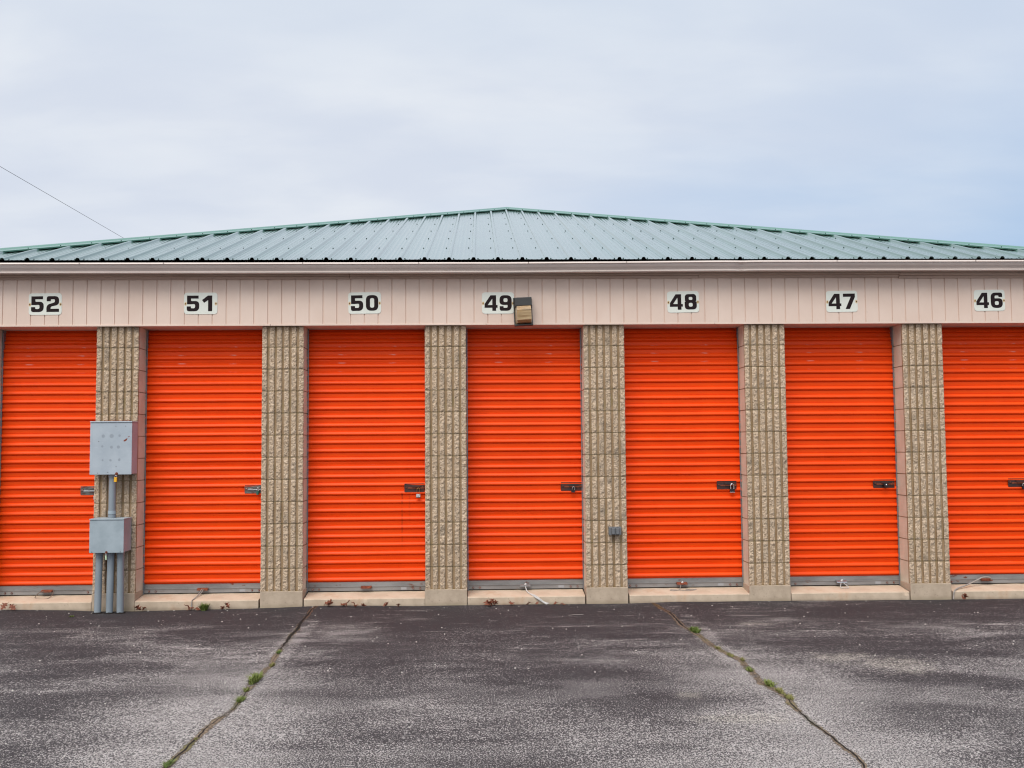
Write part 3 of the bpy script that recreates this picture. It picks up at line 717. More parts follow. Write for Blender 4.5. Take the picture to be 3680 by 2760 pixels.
# ------------------------------------------------------------------ roll-up doors
LATCH = {52:('bare',-.32+.0),51:('bare',0),50:('dark',0),49:('dark',0),48:('dark',0),47:('dark',0),46:('dark',0)}
LX = {52:(-3.733,-3.555),51:(-2.213,-2.030),50:(-.717,-.528),49:(.762,.963),48:(2.251,2.440),47:(3.759,3.965),46:(5.074,5.27)}
HX = {52:-4.015,51:-2.587,50:-1.072,49:.414,48:1.896,47:3.418,46:4.816}
DOORS = {}
def door(i, num):
    a, b = PX[i]+PW-.03, PX[i+1]+.03
    if num == 52: a = -4.50
    cx = (a+b)/2; mb = MB(); seed = num*1.37
    prof = []  # (z, y out)
    per = .0803; z = .046; zo = z; k = 0
    prof.append((z, 0))
    ph = {52:.0,51:.004,50:.002,49:.0,48:.006,47:.003,46:.0}[num]
    z = .050+ph
    while z < 2.48:
        # rounded bead then a flat band with thin creases
        prof += [(z,.0045),(z+.0015,-.005),(z+.005,-.014),(z+.010,-.019),(z+.016,-.0200),(z+.024,-.0175),(z+.031,-.0130),(z+.0365,-.0075),(z+.0385,-.0030),(z+.0395,.0040),(z+.0425,.0040),(z+.0435,.0002)]
        if k % 6 == 1: prof += [(z+.052,-.0012),(z+.0535,.0020),(z+.055,-.0016),(z+.061,-.0026),(z+.0625,.0008),(z+.064,-.0030),(z+.069,-.0034)]
        else: prof += [(z+.058,-.0022),(z+.070,-.0038)]
        prof += [(z+.0735,-.0035),(z+.0765,.0030)]
        z += per; k += 1
    n = 26; rows = []
    for z, y in prof:
        row = []
        for j in range(n+1):
            x = a+(b-a)*j/n
            sw_ = .0022*nz(x, z*.5, seed, 2.0) + .0007*nz(x, z, seed, 7)
            row.append((x, D+.012+y+sw_ + .075*max(0,(z-2.12)/.32)**2, z + .0015*nz(x, z*.4, seed+4, 2.2)))
        rows.append(row)
    mb.grid(rows)
    o = mb.build('roll_up_door', M_ORANGE_S if num in (50,) else M_ORANGE, bld, org=(cx,D+.012,0), smooth=False, fix=False)
    DOORS[num] = o
    # bottom bar
    bb = MB(); zb = -.036; yb = D+.006
    pf = [(yb+.016, zb),(yb-.010, zb),(yb-.010, zb+.036),(yb-.016, zb+.0375),(yb-.016, zb+.0405),(yb-.002, zb+.042),(yb-.002, zb+.078),(yb+.002, zb+.081),(yb+.016, zb+.081)]
    bb.grid([[(x, y+.001*nz(x,0,seed,3), z+.0015*nz(x,1,seed,2)) for y, z in pf] for x in [a+(b-a)*j/30 for j in range(31)]])
    A, B = PX[i]+PW, PX[i+1]
    if num == 52: A = -4.46
    for bx in (A+.055, A+.115, B-.125, B-.06):
        bb.tube([(bx, yb-.017, zb+.017),(bx, yb-.008, zb+.017)], .0085, 10, 1); bb.tube([(bx, yb-.020, zb+.017),(bx, yb-.015, zb+.017)], .004, 8, 2)
    bo = bb.build('bottom_bar', [M_BAR, M_RUST, M_STEEL], o, fix=False)
    if num != 52:
        sx = B-.24
        st = MB(); st.box(sx, sx+.052, yb-.0108, yb-.0095, zb+.006, zb+.031); st.build('bar_sticker', M_STICK, o)
    # pull handle
    hm = MB(); hx = HX[num]
    hw = .05; hz = zb+.036
    hm.grid([[(x, yb-.009, hz+.010),(x, yb-.030, hz+.008),(x, yb-.052, hz-.001),(x, yb-.054, hz-.010),(x, yb-.050, hz-.010),(x, yb-.030, hz-.001),(x, yb-.009, hz-.003)] for x in (hx-hw, hx-hw*.9, hx+hw*.9, hx+hw)], 0, False)
    for s_ in (-1,1): hm.box(hx+s_*hw*.92-.003, hx+s_*hw*.92+.003, yb-.05, yb-.009, hz-.009, hz+.004)
    hmat = {52:M_RUST,51:M_RUST,50:M_RUST,49:M_BAR,48:M_RUST,47:M_STEEL,46:M_RUST}[num]
    if num in (47,48,49): hm.tube([(hx-.004,yb-.035,hz+.004),(hx+.012,yb-.035,hz+.014)], .009, 8, 1)
    hm.build('pull_handle', [hmat, M_WHITE], o, fix=True)
    # tracks
    for s_, xx in ((1, PX[i]+PW if num != 52 else -4.48), (-1, PX[i+1])):
        tk = MB(); x0, x1 = sorted((xx+s_*.0015, xx+s_*.010))
        tk.box(x0, x1, D-.012, D-.0095, -.045, HB-.004); xi = xx+s_*.0015
        tk.box(min(xi,xi+s_*.002), max(xi,xi+s_*.002), D-.0095, D+.04, -.045, HB-.004)
        for q in range(6):
            zz = .2+q*.41; tk.tube([(xx+s_*.006, D-.016, zz),(xx+s_*.006, D-.012, zz)], .0045, 6)
        tk.build('door_track', M_TRACK, o)
    # latch
    x0, x1 = LX[num]; lm = MB(); yl = D-.004; z1 = interp(x0, [(-4,.962),(5,.958)]); z0 = z1-.080
    lm.box(x0, x1, yl-.003, yl, z0, z1)                                # back plate
    lm.box(x0+.004, x1, yl-.006, yl-.003, z1-.006, z1)                 # folded rims
    lm.box(x0+.004, x1, yl-.006, yl-.003, z0, z0+.005)
    lm.box(x0+.075, x0+.150, yl-.015, yl-.003, z0+.044, z0+.064, 0)    # keeper
    lm.box(x0+.030, x1+.0, yl-.010, yl-.0035, z0+.030, z0+.043, 1)     # sliding bolt
    lm.box(x0+.085, x0+.150, yl-.022, yl-.010, z0+.033, z0+.037, 1)
    for bx, bz in ((x0+.018,z0+.045),(x1-.018,z0+.047)):
        lm.tube([(bx,yl-.008,bz),(bx,yl-.002,bz)], .0125, 12, 2); lm.tube([(bx,yl-.012,bz),(bx,yl-.007,bz)], .006, 8, 1)
    mm = [M_LATCH2, M_STEEL, M_RUST] if num in (51,52) else [M_LATCH, M_RUST, M_LATCH]
    lm.build('latch', mm, o, bevel=.001)
for i, num in enumerate((52,51,50,49,48,47,46)): door(i, num)
# partly seen end bay frame beside the leftmost door
eb = MB(); eb.box(PX[0]+PW+.001, -4.485, .05, .30, -.05, HB-.002)
eb.build('end_jamb', M_JAMB, bld)

# ------------------------------------------------------------------ number signs
def rp(pts):     # rounded polygon: (x, y[, r])
    out = []; n = len(pts)
    for i in range(n):
        p = Vector(pts[i][:2]); r = pts[i][2] if len(pts[i]) > 2 else 0
        if r <= 0: out.append((p.x,p.y)); continue
        a = Vector(pts[i-1][:2])-p; b = Vector(pts[(i+1)%n][:2])-p
        la, lb = a.length, b.length; a /= la; b /= lb; rr = min(r, la*.5, lb*.5)
        s, e = p+a*rr, p+b*rr
        for k in range(9):
            t = k/8; t1 = 1-t
            # quadratic curve pushed toward the corner for a squared-off round
            q = s*(t1**2) + p*(2*t*t1) + e*(t**2); out.append((q.x,q.y))
    return out
DIG = {
 '0': [[(0,0,46),(110,0,46),(110,138,46),(0,138,46)], [(36,26,18),(74,26,18),(74,112,18),(36,112,18)]],
 '1': [[(56,0),(92,0),(92,138),(54,138),(2,98),(20,74),(56,98)]],
 '2': [[(0,0),(110,0),(110,27),(36,27),(36,40,18),(46,49,6),(110,62,30),(110,138,44),(2,138,40),(2,94),(37,94),(37,111,12),(74,111,12),(74,84,12),(0,62,34)]],
 '4': [[(0,27),(70,27),(70,0),(104,0),(104,27),(117,27),(117,51),(104,51),(104,138),(54,138),(0,60)], [(28,51),(70,51),(70,108)]],
 '5': [[(0,43),(0,0,42),(110,0,44),(110,90,40),(37,90,8),(37,112),(104,112),(104,138),(2,138),(2,62),(37,62,0),(74,64,14),(74,26,16),(36,26,14),(36,43)]],
 '6': [[(0,0,46),(110,0,44),(110,86,38),(37,86,4),(37,112,12),(74,112,10),(74,98),(108,98),(108,138,40),(0,138,46)], [(37,26,14),(74,26,14),(74,61,14),(37,61,14)]],
 '7': [[(20,0),(60,0),(110,108),(110,138),(0,138),(0,110),(72,110)]],
 '8': [[(0,0,42),(110,0,42),(110,70,24),(98,73,2),(107,77,22),(107,138,42),(3,138,42),(3,77,22),(12,73,2),(0,70,24)], [(37,25,14),(73,25,14),(73,60,14),(37,60,14)], [(38,85,12),(72,85,12),(72,113,12),(38,113,12)]],
}
DIG['9'] = [[(110-p[0], 138-p[1]) + tuple(p[2:]) for p in c] for c in DIG['6']]
def digit_mesh(ch, w, h):
    cu = bpy.data.curves.new('n', 'CURVE'); cu.dimensions = '2D'; cu.fill_mode = 'BOTH'; cu.extrude = .0006
    for c in DIG[ch]:
        pts = rp(c); sp = cu.splines.new('POLY'); sp.points.add(len(pts)-1)
        for k, (x, y) in enumerate(pts): sp.points[k].co = (x*w, y*h, 0, 1)
        sp.use_cyclic_u = True
    ob = bpy.data.objects.new('tmp', cu); COL.objects.link(ob)
    dg = bpy.context.evaluated_depsgraph_get(); dg.update()
    me = bpy.data.meshes.new_from_object(ob.evaluated_get(dg)); bpy.data.objects.remove(ob)
    me.transform(Matrix.Rotation(PI/2, 4, 'X')); me.materials.clear(); me.materials.append(M_NUM); return me
SG = {52:(-3.982,2.639,.299,-.5),51:(-2.568,2.641,.305,-.2),50:(-1.063,2.640,.302,-.7),49:(.173,2.636,.299,0),48:(1.907,2.641,.300,-1.0),47:(3.410,2.641,.299,-.8),46:(4.822,2.647,.297,-.6)}
for num, (x, z, w, rot) in SG.items():
    root = empty('number_sign', (x,-.030,z), f'cream rounded sign with dark numerals {num} on the pink header', 'sign', 'unit number signs above the doors')
    root.rotation_euler[1] = math.radians(rot)
    mb = MB(); W2, H2 = w/2, .1005
    pts = rp([(-W2,-H2,.032),(W2,-H2,.032),(W2,H2,.032),(-W2,H2,.032)]); mb.prism_y(pts, -.004, -.001)
    mb.v = [(a+x, b-.030, c+z) for a,b,c in mb.v]
    pl = mb.build('sign_plate', M_SIGN, root, org=(x,-.030,z), bevel=.001)
    s = str(num)
    for k, chh in enumerate(s):
        me = digit_mesh(chh, .00103, .00105)
        o = bpy.data.objects.new('numeral', me); COL.objects.link(o); o.parent = root
        lx = -.127 if k == 0 else .012
        if num == 48 or num == 49: lx += .002
        if chh == '1': lx -= .002
        o.location = (lx, -.0052, -.0725)
    for sx in (-.139,.139):
        q = MB(); q.tube([(x+sx,-.0375,z-.003),(x+sx,-.033,z-.003)], .0048, 10); q.build('nail', M_NAIL, root)

# ------------------------------------------------------------------ wall lamp
lp = empty('wall_lamp', (.405,-.034,2.552), 'dark wall lamp with yellowed lens between signs 49 and the door header', 'lamp')
lp['label'] = 'dark boxy wall lamp with yellowed lens mounted right beside the 49 sign'
lp.rotation_euler[1] = math.radians(-2.6)
def hexa(mb, f, b, mi=0):   # front and back quads (x0,x1,z0,z1,y)
    fx0,fx1,fz0,fz1,fy = f; bx0,bx1,bz0,bz1,by = b; k = len(mb.v)
    mb.v += [(fx0,fy,fz0),(fx1,fy,fz0),(fx1,fy,fz1),(fx0,fy,fz1),(bx0,by,bz0),(bx1,by,bz0),(bx1,by,bz1),(bx0,by,bz1)]
    for q in ((0,1,2,3),(7,6,5,4),(4,5,1,0),(5,6,2,1),(6,7,3,2),(7,4,0,3)): mb.f.append(tuple(k+i for i in q)); mb.m.append(mi)
ox, oy, oz = lp.location
def off(mb): mb.v = [(a+ox,b+oy,c+oz) for a,b,c in mb.v]; return mb
mb = MB(); mb.box(-.086,.086,-.020,0,-.135,.132); off(mb).build('back_plate', M_BRONZE, lp, bevel=.004)
mb = MB(); hexa(mb, (-.074,.080,.042,.120,-.118), (-.084,.084,.036,.130,-.0205)); off(mb).build('housing', M_BRONZE, lp, bevel=.004)
mb = MB()
k = len(mb.v); prof = [(.0405,-.118,.074),(.02,-.121,.075),(.005,-.124,.076),(.003,-.121,.076),(-.085,-.112,.076),(-.108,-.085,.072),(-.118,-.0205,.078)]
rows = [[(-w-.0,-.0205,z),(-w+.006,y*.55,z),(-w+.014,y,z),(w-.006,y,z),(w,y*.6,z),(w,-.0205,z)] for z,y,w in prof]
mb.grid(rows); off(mb).build('lens', M_LENS, lp, fix=True, smooth=False)
mb = MB(); mb.box(-.084,.086,-.060,-.0205,-.134,-.1195); off(mb).build('lower_lip', M_BRONZE, lp, bevel=.003)
mb = MB(); mb.tube([(.062,-.02,.128),(.060,-.025,.142),(.052,-.03,.158),(.056,-.03,.166)], .0012, 5); off(mb).build('wire_end', M_STEEL, lp)

# ------------------------------------------------------------------ electrical cabinet + junction box
cb = empty('electrical_cabinet', (-3.317,-.004,1.080), 'tall pale grey metal cabinet with faded spots and a rust chip on the first full pillar', 'cabinet')
cb['label'] = 'larger upper grey metal cabinet with faded spots and a rust chip on the pillar'
org = tuple(cb.location)
mb = MB(); mb.box(-3.500,-3.134,-.160,-.004,1.082,1.545); mb.build('cabinet_body', M_CAB, cb, org=org, bevel=.003)
mb = MB(); mb.box(-3.503,-3.131,-.1655,-.1605,1.078,1.5435); mb.build('cabinet_cover', M_CAB, cb, org=org, bevel=.002)
mb = MB(); mb.box(-3.505,-3.129,-.172,-.004,1.5455,1.5575); mb.build('rain_lip', M_CAB, cb, org=org, bevel=.003)
for x, z in ((-3.275,1.512),(-3.188,1.512),(-3.268,1.150),(-3.43,1.093),(-3.34,1.098),(-3.425,1.375)):
    mb = MB(); mb.tube([(x,-.1680,z),(x,-.1650,z)], .0032, 6); mb.build('cover_screw', M_NAIL, cb, org=org)
mb = MB(); mb.tube([(-3.262,-.168,1.086),(-3.262,-.162,1.086)], .013, 12); mb.box(-3.266,-3.258,-.175,-.168,1.068,1.088)
mb.build('hasp', M_RUST, cb, org=org)
mb = MB(); mb.box(-3.44,-3.20,-.02,-.004,1.558,1.567); mb.build('mounting_flange', M_RUST, cb, org=org)
mb = MB(); mb.cyl(-3.322,-.10,.70,1.081,.0305,24); mb.cyl(-3.322,-.10,1.052,1.081,.0345,24); mb.cyl(-3.322,-.10,.722,.752,.0345,24,1); mb.cyl(-3.322,-.10,.689,.718,.034,24)
mb.build('conduit', [M_PVC, M_BOX], cb, org=org, smooth=False)

jb = empty('junction_box', (-3.326,-.004,.386), 'smaller lower grey metal junction box with three conduits running into the ground', 'electrical box')
org = tuple(jb.location)
mb = MB(); mb.box(-3.474,-3.178,-.205,-.004,.390,.6765); mb.build('box_body', M_BOX, jb, org=org, bevel=.002)
mb = MB(); mb.box(-3.477,-3.175,-.2105,-.2055,.386,.675); mb.build('box_cover', M_BOX, jb, org=org, bevel=.002)
mb = MB(); mb.box(-3.479,-3.173,-.216,-.004,.677,.688); mb.build('box_lid', M_BOX, jb, org=org, bevel=.002)
mb = MB(); mb.tube([(-3.325,-.213,.392),(-3.325,-.209,.392)], .011, 12); mb.box(-3.329,-3.321,-.219,-.213,.374,.394)
mb.build('hasp', M_RUST, jb, org=org)
for x in (-3.452,-3.203): mb = MB(); mb.tube([(x,-.2125,.395),(x,-.210,.395)], .004, 6); mb.build('cover_screw', M_NAIL, jb, org=org)
for xt, xb_ in ((-3.421,-3.428),(-3.318,-3.323),(-3.233,-3.227)):
    mb = MB(); zb = gz(xb_,-.12)-.05
    mb.tube([(xb_,-.120,zb),(xt,-.115,.389)], .0305, 24); mb.tube([(xt,-.115,.362),(xt,-.115,.389)], .0345, 24)
    mb.build('conduit', M_PVC, jb, org=org, smooth=False)
    mb = MB(); rows = []
    for q, hh in ((.048,0),(.040,.006),(.033,.012)):
        rows.append([(xb_+q*(1+.18*nz(xb_*9,k,0,2))*math.cos(2*PI*k/18), -.12+q*(1+.18*nz(xb_*9,k,4,2))*math.sin(2*PI*k/18), zb+.05+hh*(1+.5*nz(k,xb_,3,2))) for k in range(18)])
    mb.grid(rows, 0, True); mb.build('foot_sealant', M_GAP, jb, org=org)
    
# ------------------------------------------------------------------ outlet
ol = empty('outlet_box', (1.236,-.006,.518), 'small grey weatherproof double outlet box on the pillar between doors 49 and 48', 'outlet')
org = tuple(ol.location)
mb = MB(); mb.box(1.178,1.294,-.050,-.004,.481,.556); mb.build('outlet_housing', M_OUTLET, ol, org=org, bevel=.004)
for cx in (1.218,1.258):
    mb = MB(); hexa(mb, (cx-.013,cx+.013,.490,.542,-.066), (cx-.0175,cx+.0175,.486,.549,-.0505)); mb.box(cx-.010,cx+.010,-.062,-.051,.5495,.554)
    mb.build('outlet_cover', M_OUTLET, ol, org=org, bevel=.003)

# ------------------------------------------------------------------ padlocks
def padlock(loc, bodymat, shmat, label, w=.038, h=.034, sh=.030, rot=0, depth=.018, sr=.0032, cylinder=False, foot=None):
    e = empty('padlock', loc, label, 'padlock', 'padlocks on the doors and boxes')
    e.rotation_euler[1] = math.radians(rot); X, Y, Z = loc
    b = MB()
    if cylinder: b.tube([(X,Y-.022,Z),(X,Y+.016,Z)], [.019,.021], 16)
    else:
        for k in range(5):
            z0 = Z-h + k*h/5; b.box(X-w/2+.0006*(k%2), X+w/2-.0006*(k%2), Y-depth/2, Y+depth/2, z0+.0003, z0+h/5-.0001)
    if foot: b.box(X-w/2-.001, X+w/2+.001, Y-depth/2-.001, Y+depth/2+.001, Z-h-.005, Z-h, 1)
    b.build('lock_body', [bodymat, foot or bodymat], e, bevel=.0015)
    s = MB(); r = w*.32
    if not cylinder:
        pts = [(X-r,Y,Z-.001),(X-r,Y,Z+sh-r)]+[(X-r*math.cos(t),Y,Z+sh-r+r*math.sin(t)) for t in [PI*q/8 for q in range(1,8)]]+[(X+r,Y,Z+sh-r),(X+r,Y,Z-.001)]
        s.tube(pts, sr, 8)
    else: s.box(X-.005, X+.007, Y-.026, Y-.022, Z-.003, Z+.012)
    s.build('shackle', shmat, e, smooth=True)
YL = D-.030
padlock((-3.590,YL,.872), M_STEEL, M_STEEL, 'small dull steel padlock on the latch of door 52', w=.022, h=.034, sh=.03)
padlock((-2.085,YL,.905), M_GREENP, M_CHROME, 'green bodied padlock with bright shackle on the latch of door 51', w=.020, h=.036, sh=.028, rot=4)
padlock((-.585,YL,.862), M_STEEL, M_BRASS, 'silver laminated padlock hanging low on a thin brass shackle at door 50', w=.040, h=.030, sh=.056, sr=.002, foot=M_BLACK)
padlock((.878,YL,.890), M_BLACK, M_STEEL, 'black padlock hanging tilted on the latch of door 49', w=.036, h=.028, sh=.026, rot=10)
padlock((2.393,YL,.884), M_BLACK, M_CHROME, 'dark padlock with thick bright silver shackle on the latch of door 48', w=.046, h=.030, sh=.046, sr=.0055, foot=M_CHROME)
padlock((3.868,YL,.905), M_BLACK, M_CHROME, 'round black puck lock on the latch of door 47', cylinder=True)
padlock((5.215,YL,.885), M_BLACK, M_STEEL, 'dark padlock on the latch of door 46 at the right edge', w=.036, h=.03, sh=.026)
padlock((-3.266,-.176,1.054), M_YELLOW, M_STEEL, 'bright yellow padlock hanging under the larger grey cabinet', w=.024, h=.042, sh=.016, rot=2)
padlock((-3.325,-.220,.364), M_PALEG, M_STEEL, 'slim pale green padlock hanging under the smaller junction box', w=.012, h=.038, sh=.014, rot=-4, depth=.012)

# ------------------------------------------------------------------ ropes
def smooth_pts(P, n=8):
    out = []; P = [Vector(p) for p in P]
    for i in range(len(P)-1):
        p0, p1, p2, p3 = P[max(i-1,0)], P[i], P[i+1], P[min(i+2,len(P)-1)]
        for k in range(n):
            t = k/n; out.append(.5*((2*p1)+(-p0+p2)*t+(2*p0-5*p1+4*p2-p3)*t*t+(-p0+3*p1-3*p2+p3)*t**3))
    return out+[P[-1]]
def rope(strands, r, m_, label):
    mb = MB()
    for P in strands: mb.tube(smooth_pts(P), r, 7)
    o = mb.build('pull_rope', m_, None, org=tuple(strands[0][0]), smooth=True); tag(o, label, 'rope', 'pull ropes tied to the door handles')
yh = D-.045; 
rope([[(-4.03,yh,.000),(-4.07,yh-.02,-.01),(-4.10,yh-.03,-.048),(-4.08,yh-.05,-.058),(-3.99,yh-.07,-.060),(-3.955,yh-.04,-.045),(-3.945,yh-.01,-.01),(-3.96,yh+.02,.004)]], .0032, M_ROPE_D, 'dark cord looped around the rusty handle of door 52')
g1 = gz(-2.627,-.03)
rope([[(-2.59,yh,.004),(-2.60,yh-.02,-.02),(-2.612,.06,-.058),(-2.620,.0,-.066),(-2.624,-.016,-.078),(-2.626,-.022,-.11),(-2.628,-.030,g1+.004)],
      [(-2.575,yh,.004),(-2.59,yh-.02,-.03),(-2.615,.05,-.060),(-2.622,-.012,-.074),(-2.621,-.020,-.11),(-2.620,-.034,g1+.004)]], .0035, M_ROPE_G, 'thin grey cord hanging from the handle of door 51 down over its sill')
g2 = gz(.62,-.04)
rope([[(.415,yh-.015,-.010),(.435,.12,-.052),(.470+.012*q,.02,-.066),(.505+.012*q,-.022,-.085),(.560+.008*q,-.030,-.120),(.60+.01*q,-.045,g2+.005+.004*q)] for q in (0,1,2)], .0042, M_ROPE_W, 'white braided rope of three strands trailing over the sill of door 49')
rope([[(1.88,yh-.01,-.012),(1.86,.15,-.050),(1.81,.12,-.053),(1.77,.13,-.052),(1.79,.15,-.050),(1.87,.13,-.053),(1.95,.12,-.054),(2.00,.14,-.052),(2.02,.155,-.051),(1.98,.165,-.050),(1.92,.15,-.050)]], .003, M_ROPE_G, 'grey cord curled on the sill under the rusty handle of door 48')
rope([[(3.405,yh-.01,-.008),(3.39,.15,-.045),(3.40,.135,-.051),(3.44,.13,-.052),(3.462,.145,-.050),(3.455,.16,-.035),(3.43,yh-.01,-.012)]], .0035, M_ROPE_W, 'short white cord loop hanging from the handle of door 47')
g3 = gz(4.37,-.03)
rope([[(4.86,yh+.01,-.008),(4.84,yh-.015,.018),(4.80,yh-.025,.031),(4.75,yh-.03,.026),(4.70,yh-.045,.008),(4.63,.13,-.020),(4.55,.09,-.038),(4.47,.05,-.052),(4.42,.01,-.064),(4.395,-.018,-.078),(4.385,-.025,-.11),(4.375,-.04,g3+.006)]], .0068, M_ROPE_G, 'thick grey rope running from the handle of door 46 down to the asphalt')

# ------------------------------------------------------------------ leaves
random.seed(5)
def leaf(x, y, z, s, ang, tilt, roll, label):
    mb = MB(); n = 16; rows = []
    for i in range(n+1):
        t = i/n
        w = math.sin(PI*min(1, t*1.02))**.7*(.30+.16*math.sin(t*PI*7+.6)) if t < 1 else 0
        w = max(.02, w)
        cz = .16*math.sin(t*PI)+.10*math.sin(t*7)
        rows.append([(( t-.5)*s, -w*s, (cz+.22*w)*s), ((t-.5)*s, 0, (cz-.05)*s), ((t-.5)*s, w*s, (cz+.28*w)*s)])
    mb.grid(rows); mb.tube([(-.5*s,0,0),(-.78*s,.03*s,.05*s)], .0012, 4)
    o = mb.build('dry_leaf', M_LEAF, None, fix=False, smooth=True); md = o.modifiers.new('t','SOLIDIFY'); md.thickness = .0006
    o.rotation_euler = (roll, tilt, ang); o.location = (x, y, z+.4*s*abs(math.sin(tilt))+.3*s*abs(math.sin(roll))+.004)
    tag(o, label, 'leaf', 'dry leaves along the foot of the wall')
def leafset(xc0, xc1, n, s0, s1, label):
    for k in range(n):
        x = random.uniform(xc0, xc1); y = -.035-random.uniform(0,.06)
        leaf(x, y, gz(x,y), random.uniform(s0,s1), random.uniform(0,6.28), random.uniform(-.9,.9), random.uniform(-.9,.9), label)
leafset(-4.28,-4.14, 3, .05, .075, 'dry brown leaf against the sill of door 52')
leafset(-3.11,-3.00, 2, .06, .08, 'curled brown leaf at the left end of the sill of door 51')
leafset(-2.66,-2.55, 3, .05, .075, 'reddish leaf beside the green weed below door 51')
leafset(-2.33,-2.22, 2, .05, .07, 'small curled leaf right of the weed below door 51')
leafset(-1.40,-1.04, 8, .055, .085, 'dry red-brown leaf in the leaf litter below door 50')
leafset(-.88,-.70, 3, .04, .06, 'small tan leaf near the right end of the sill of door 50')
leafset(-.02,.28, 7, .06, .09, 'dry brown leaf in the cluster below the left half of door 49')
leafset(.36,.80, 4, .035, .05, 'small brown leaf near the white rope end below door 49')
leafset(4.40,4.50, 2, .06, .08, 'rust-coloured leaf beside the grey rope end below door 46')

# ------------------------------------------------------------------ weeds
def weed(x, y, r, n, h, m_, label, flat=.5, bw=.0035, elong=1.0):
    mb = MB(); z = gz(x, y)
    for k in range(n):
        a = random.uniform(0, 2*PI); q = r*math.sqrt(random.random())*.55
        bx, by = q*math.cos(a)*.6, q*math.sin(a)*elong
        a2 = random.uniform(0, 2*PI); L = h*random.uniform(.5,1.1); lean = random.uniform(flat*.5, flat*1.3)
        dx, dy = math.cos(a2)*lean*L, math.sin(a2)*lean*L; w = bw*random.uniform(.7,1.3)
        px, py = -math.sin(a2)*w, math.cos(a2)*w
        pts = []
        for t in (0,.35,.7,1):
            cx, cy, cz = bx+dx*t, by+dy*t, L*(t-.45*t*t*min(1,lean)); ww = (1-t)**.6*(1 if t else .6)
            pts.append([(x+cx-px*ww, y+cy-py*ww, z+cz+.001),(x+cx+px*ww, y+cy+py*ww, z+cz+.001)])
        mb.grid(pts)
    o = mb.build('weed', m_, None, org=(x,y,z), fix=False); tag(o, label, 'weed', 'weeds in the asphalt joints and by the wall')
random.seed(21)
weed(-1.428,-2.83,.088,210,.06,M_GRASS,'largest bright green grass tuft in the left asphalt joint', .9, .0035, 2.2)
weed(-1.424,-3.08,.035,60,.030,M_GRASS,'small green tuft just below the largest tuft in the left joint', .9, .003, 1.8)
weed(-1.403,-3.30,.055,110,.030,M_GRASS,'yellow-green weed patch low in the left asphalt joint', 1.0, .003, 2.0)
weed(-1.408,-2.40,.040,80,.030,M_GRASSY,'yellowish weed above the largest tuft in the left joint', .9, .003, 2.0)
weed(-1.445,-2.00,.040,60,.030,M_GRASS,'small dark green weed highest in the left asphalt joint', .9, .003, 1.4)
weed(-1.456,-4.50,.040,80,.028,M_GRASS,'green weed in the left joint at the bottom edge of the picture', 1.0, .003, 2.0)
weed(-1.445,-4.08,.015,20,.018,M_GRASSY,'tiny weed in the lower left joint', 1.0, .003, 1.5)
weed(1.668,-1.42,.10,240,.045,M_GRASS,'dense green weed cushion highest in the right asphalt joint', .9, .0035, 1.6)
weed(1.694,-2.07,.040,60,.030,M_GRASSY,'yellowish weed in the upper part of the right joint', .9, .003, 1.6)
weed(1.725,-2.30,.045,80,.030,M_GRASSY,'mossy weed above the middle of the right joint', .9, .003, 2.0)
weed(1.770,-2.45,.035,60,.030,M_GRASSY,'small brownish weed near the middle of the right joint', .9, .003, 1.6)
weed(1.735,-2.75,.050,90,.030,M_GRASS,'small olive weed in the middle of the right joint', .9, .003, 1.8)
weed(1.757,-3.13,.065,150,.038,M_GRASS,'larger green weed in the lower right joint', .9, .0035, 1.6)
weed(1.768,-3.30,.050,110,.030,M_GRASSY,'yellow-green weed strip just below the larger weed in the right joint', .9, .003, 2.0)
weed(1.778,-3.45,.050,110,.030,M_GRASSY,'lowest mossy weed strip in the right joint', .9, .003, 2.0)
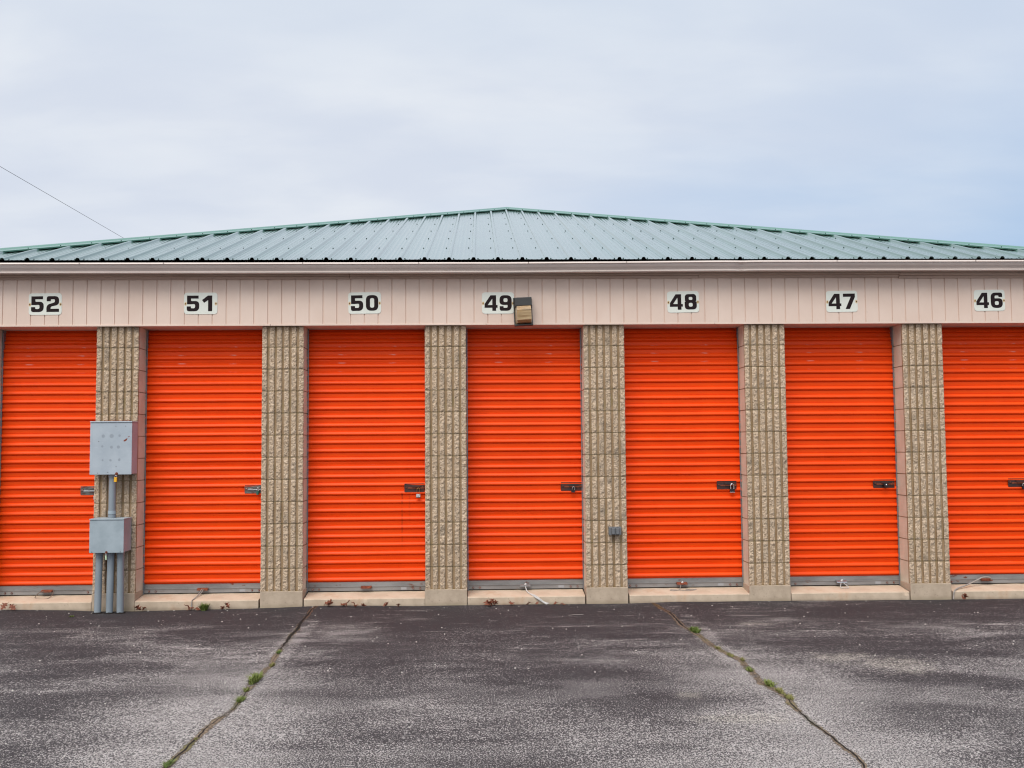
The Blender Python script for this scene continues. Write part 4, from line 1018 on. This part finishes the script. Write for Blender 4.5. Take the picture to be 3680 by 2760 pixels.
weed(-2.500,-.055,.075,110,.085,M_GRASS,'leafy green weed growing at the wall below door 51', .6, .006, 1.0)
weed(-3.575,-.32,.050,50,.014,M_GRASS,'flat green weed on the asphalt below door 52', 1.2, .004, 1.0)

# loose pale stones
random.seed(3); gv = MB()
for k in range(260):
    x = random.uniform(-4.6,5.6); y = -random.uniform(.02,1)**1.6*4.3-.02; s = random.uniform(.0025,.0055)
    z = gz(x,y)
    gv.box(x-s, x+s, y-s*.8, y+s*.8, z-.001, z+s*.9)
tag(gv.build('gravel', M_STONE, bevel=.001), 'scattered tiny pale stones on the asphalt', 'gravel', kind='stuff')
tw = MB(); tw.tube([(.75,-.62,gz(.75,-.62)+.004),(.80,-.60,gz(.8,-.6)+.007),(.88,-.585,gz(.88,-.585)+.004)], .0022, 5)
tag(tw.build('twig', M_ROPE_G), 'thin pale twig lying on the dark asphalt below door 49', 'twig')

# ------------------------------------------------------------------ cable and poles behind
def onray(px, py, Y):
    v = Vector(f_) + Vector(r_)*((px-1840)/3600) - Vector(u_)*((py-1380)/3600)
    return Vector((0,-9.2944,1.3101)) + v*((Y+9.2944)/v.y)
PA = (-12.54, 12.0, 8.69); PB = (-15.5, 60.0, 8.0)
PA = tuple(round(c,2) for c in onray(-300, 424, 12)); PB = tuple(round(c,2) for c in onray(1000, 1178, 60))
cbm = MB(); cbm.tube([PA, PB], .0055, 6)
tag(cbm.build('overhead_cable', M_CABLE), 'thin overhead cable crossing the sky at upper left behind the roof', 'cable')
for P, lab in ((PA,'wooden utility pole standing left of the building'),(PB,'wooden utility pole far behind the building')):
    e = empty('utility_pole', (P[0]-.12,P[1]+.1,-.2), lab, 'utility pole', 'utility poles carrying the cable')
    mb = MB(); mb.tube([(P[0]-.12,P[1]+.1,-.3),(P[0]-.12,P[1]+.1,P[2]+.25)], [.16,.11], 14); mb.build('pole', M_WOOD, e)
    mb = MB(); mb.box(P[0]-1.0,P[0]+.8,P[1]-.02,P[1]+.0,P[2]-.12,P[2]-.01); mb.build('crossarm', M_WOOD, e)
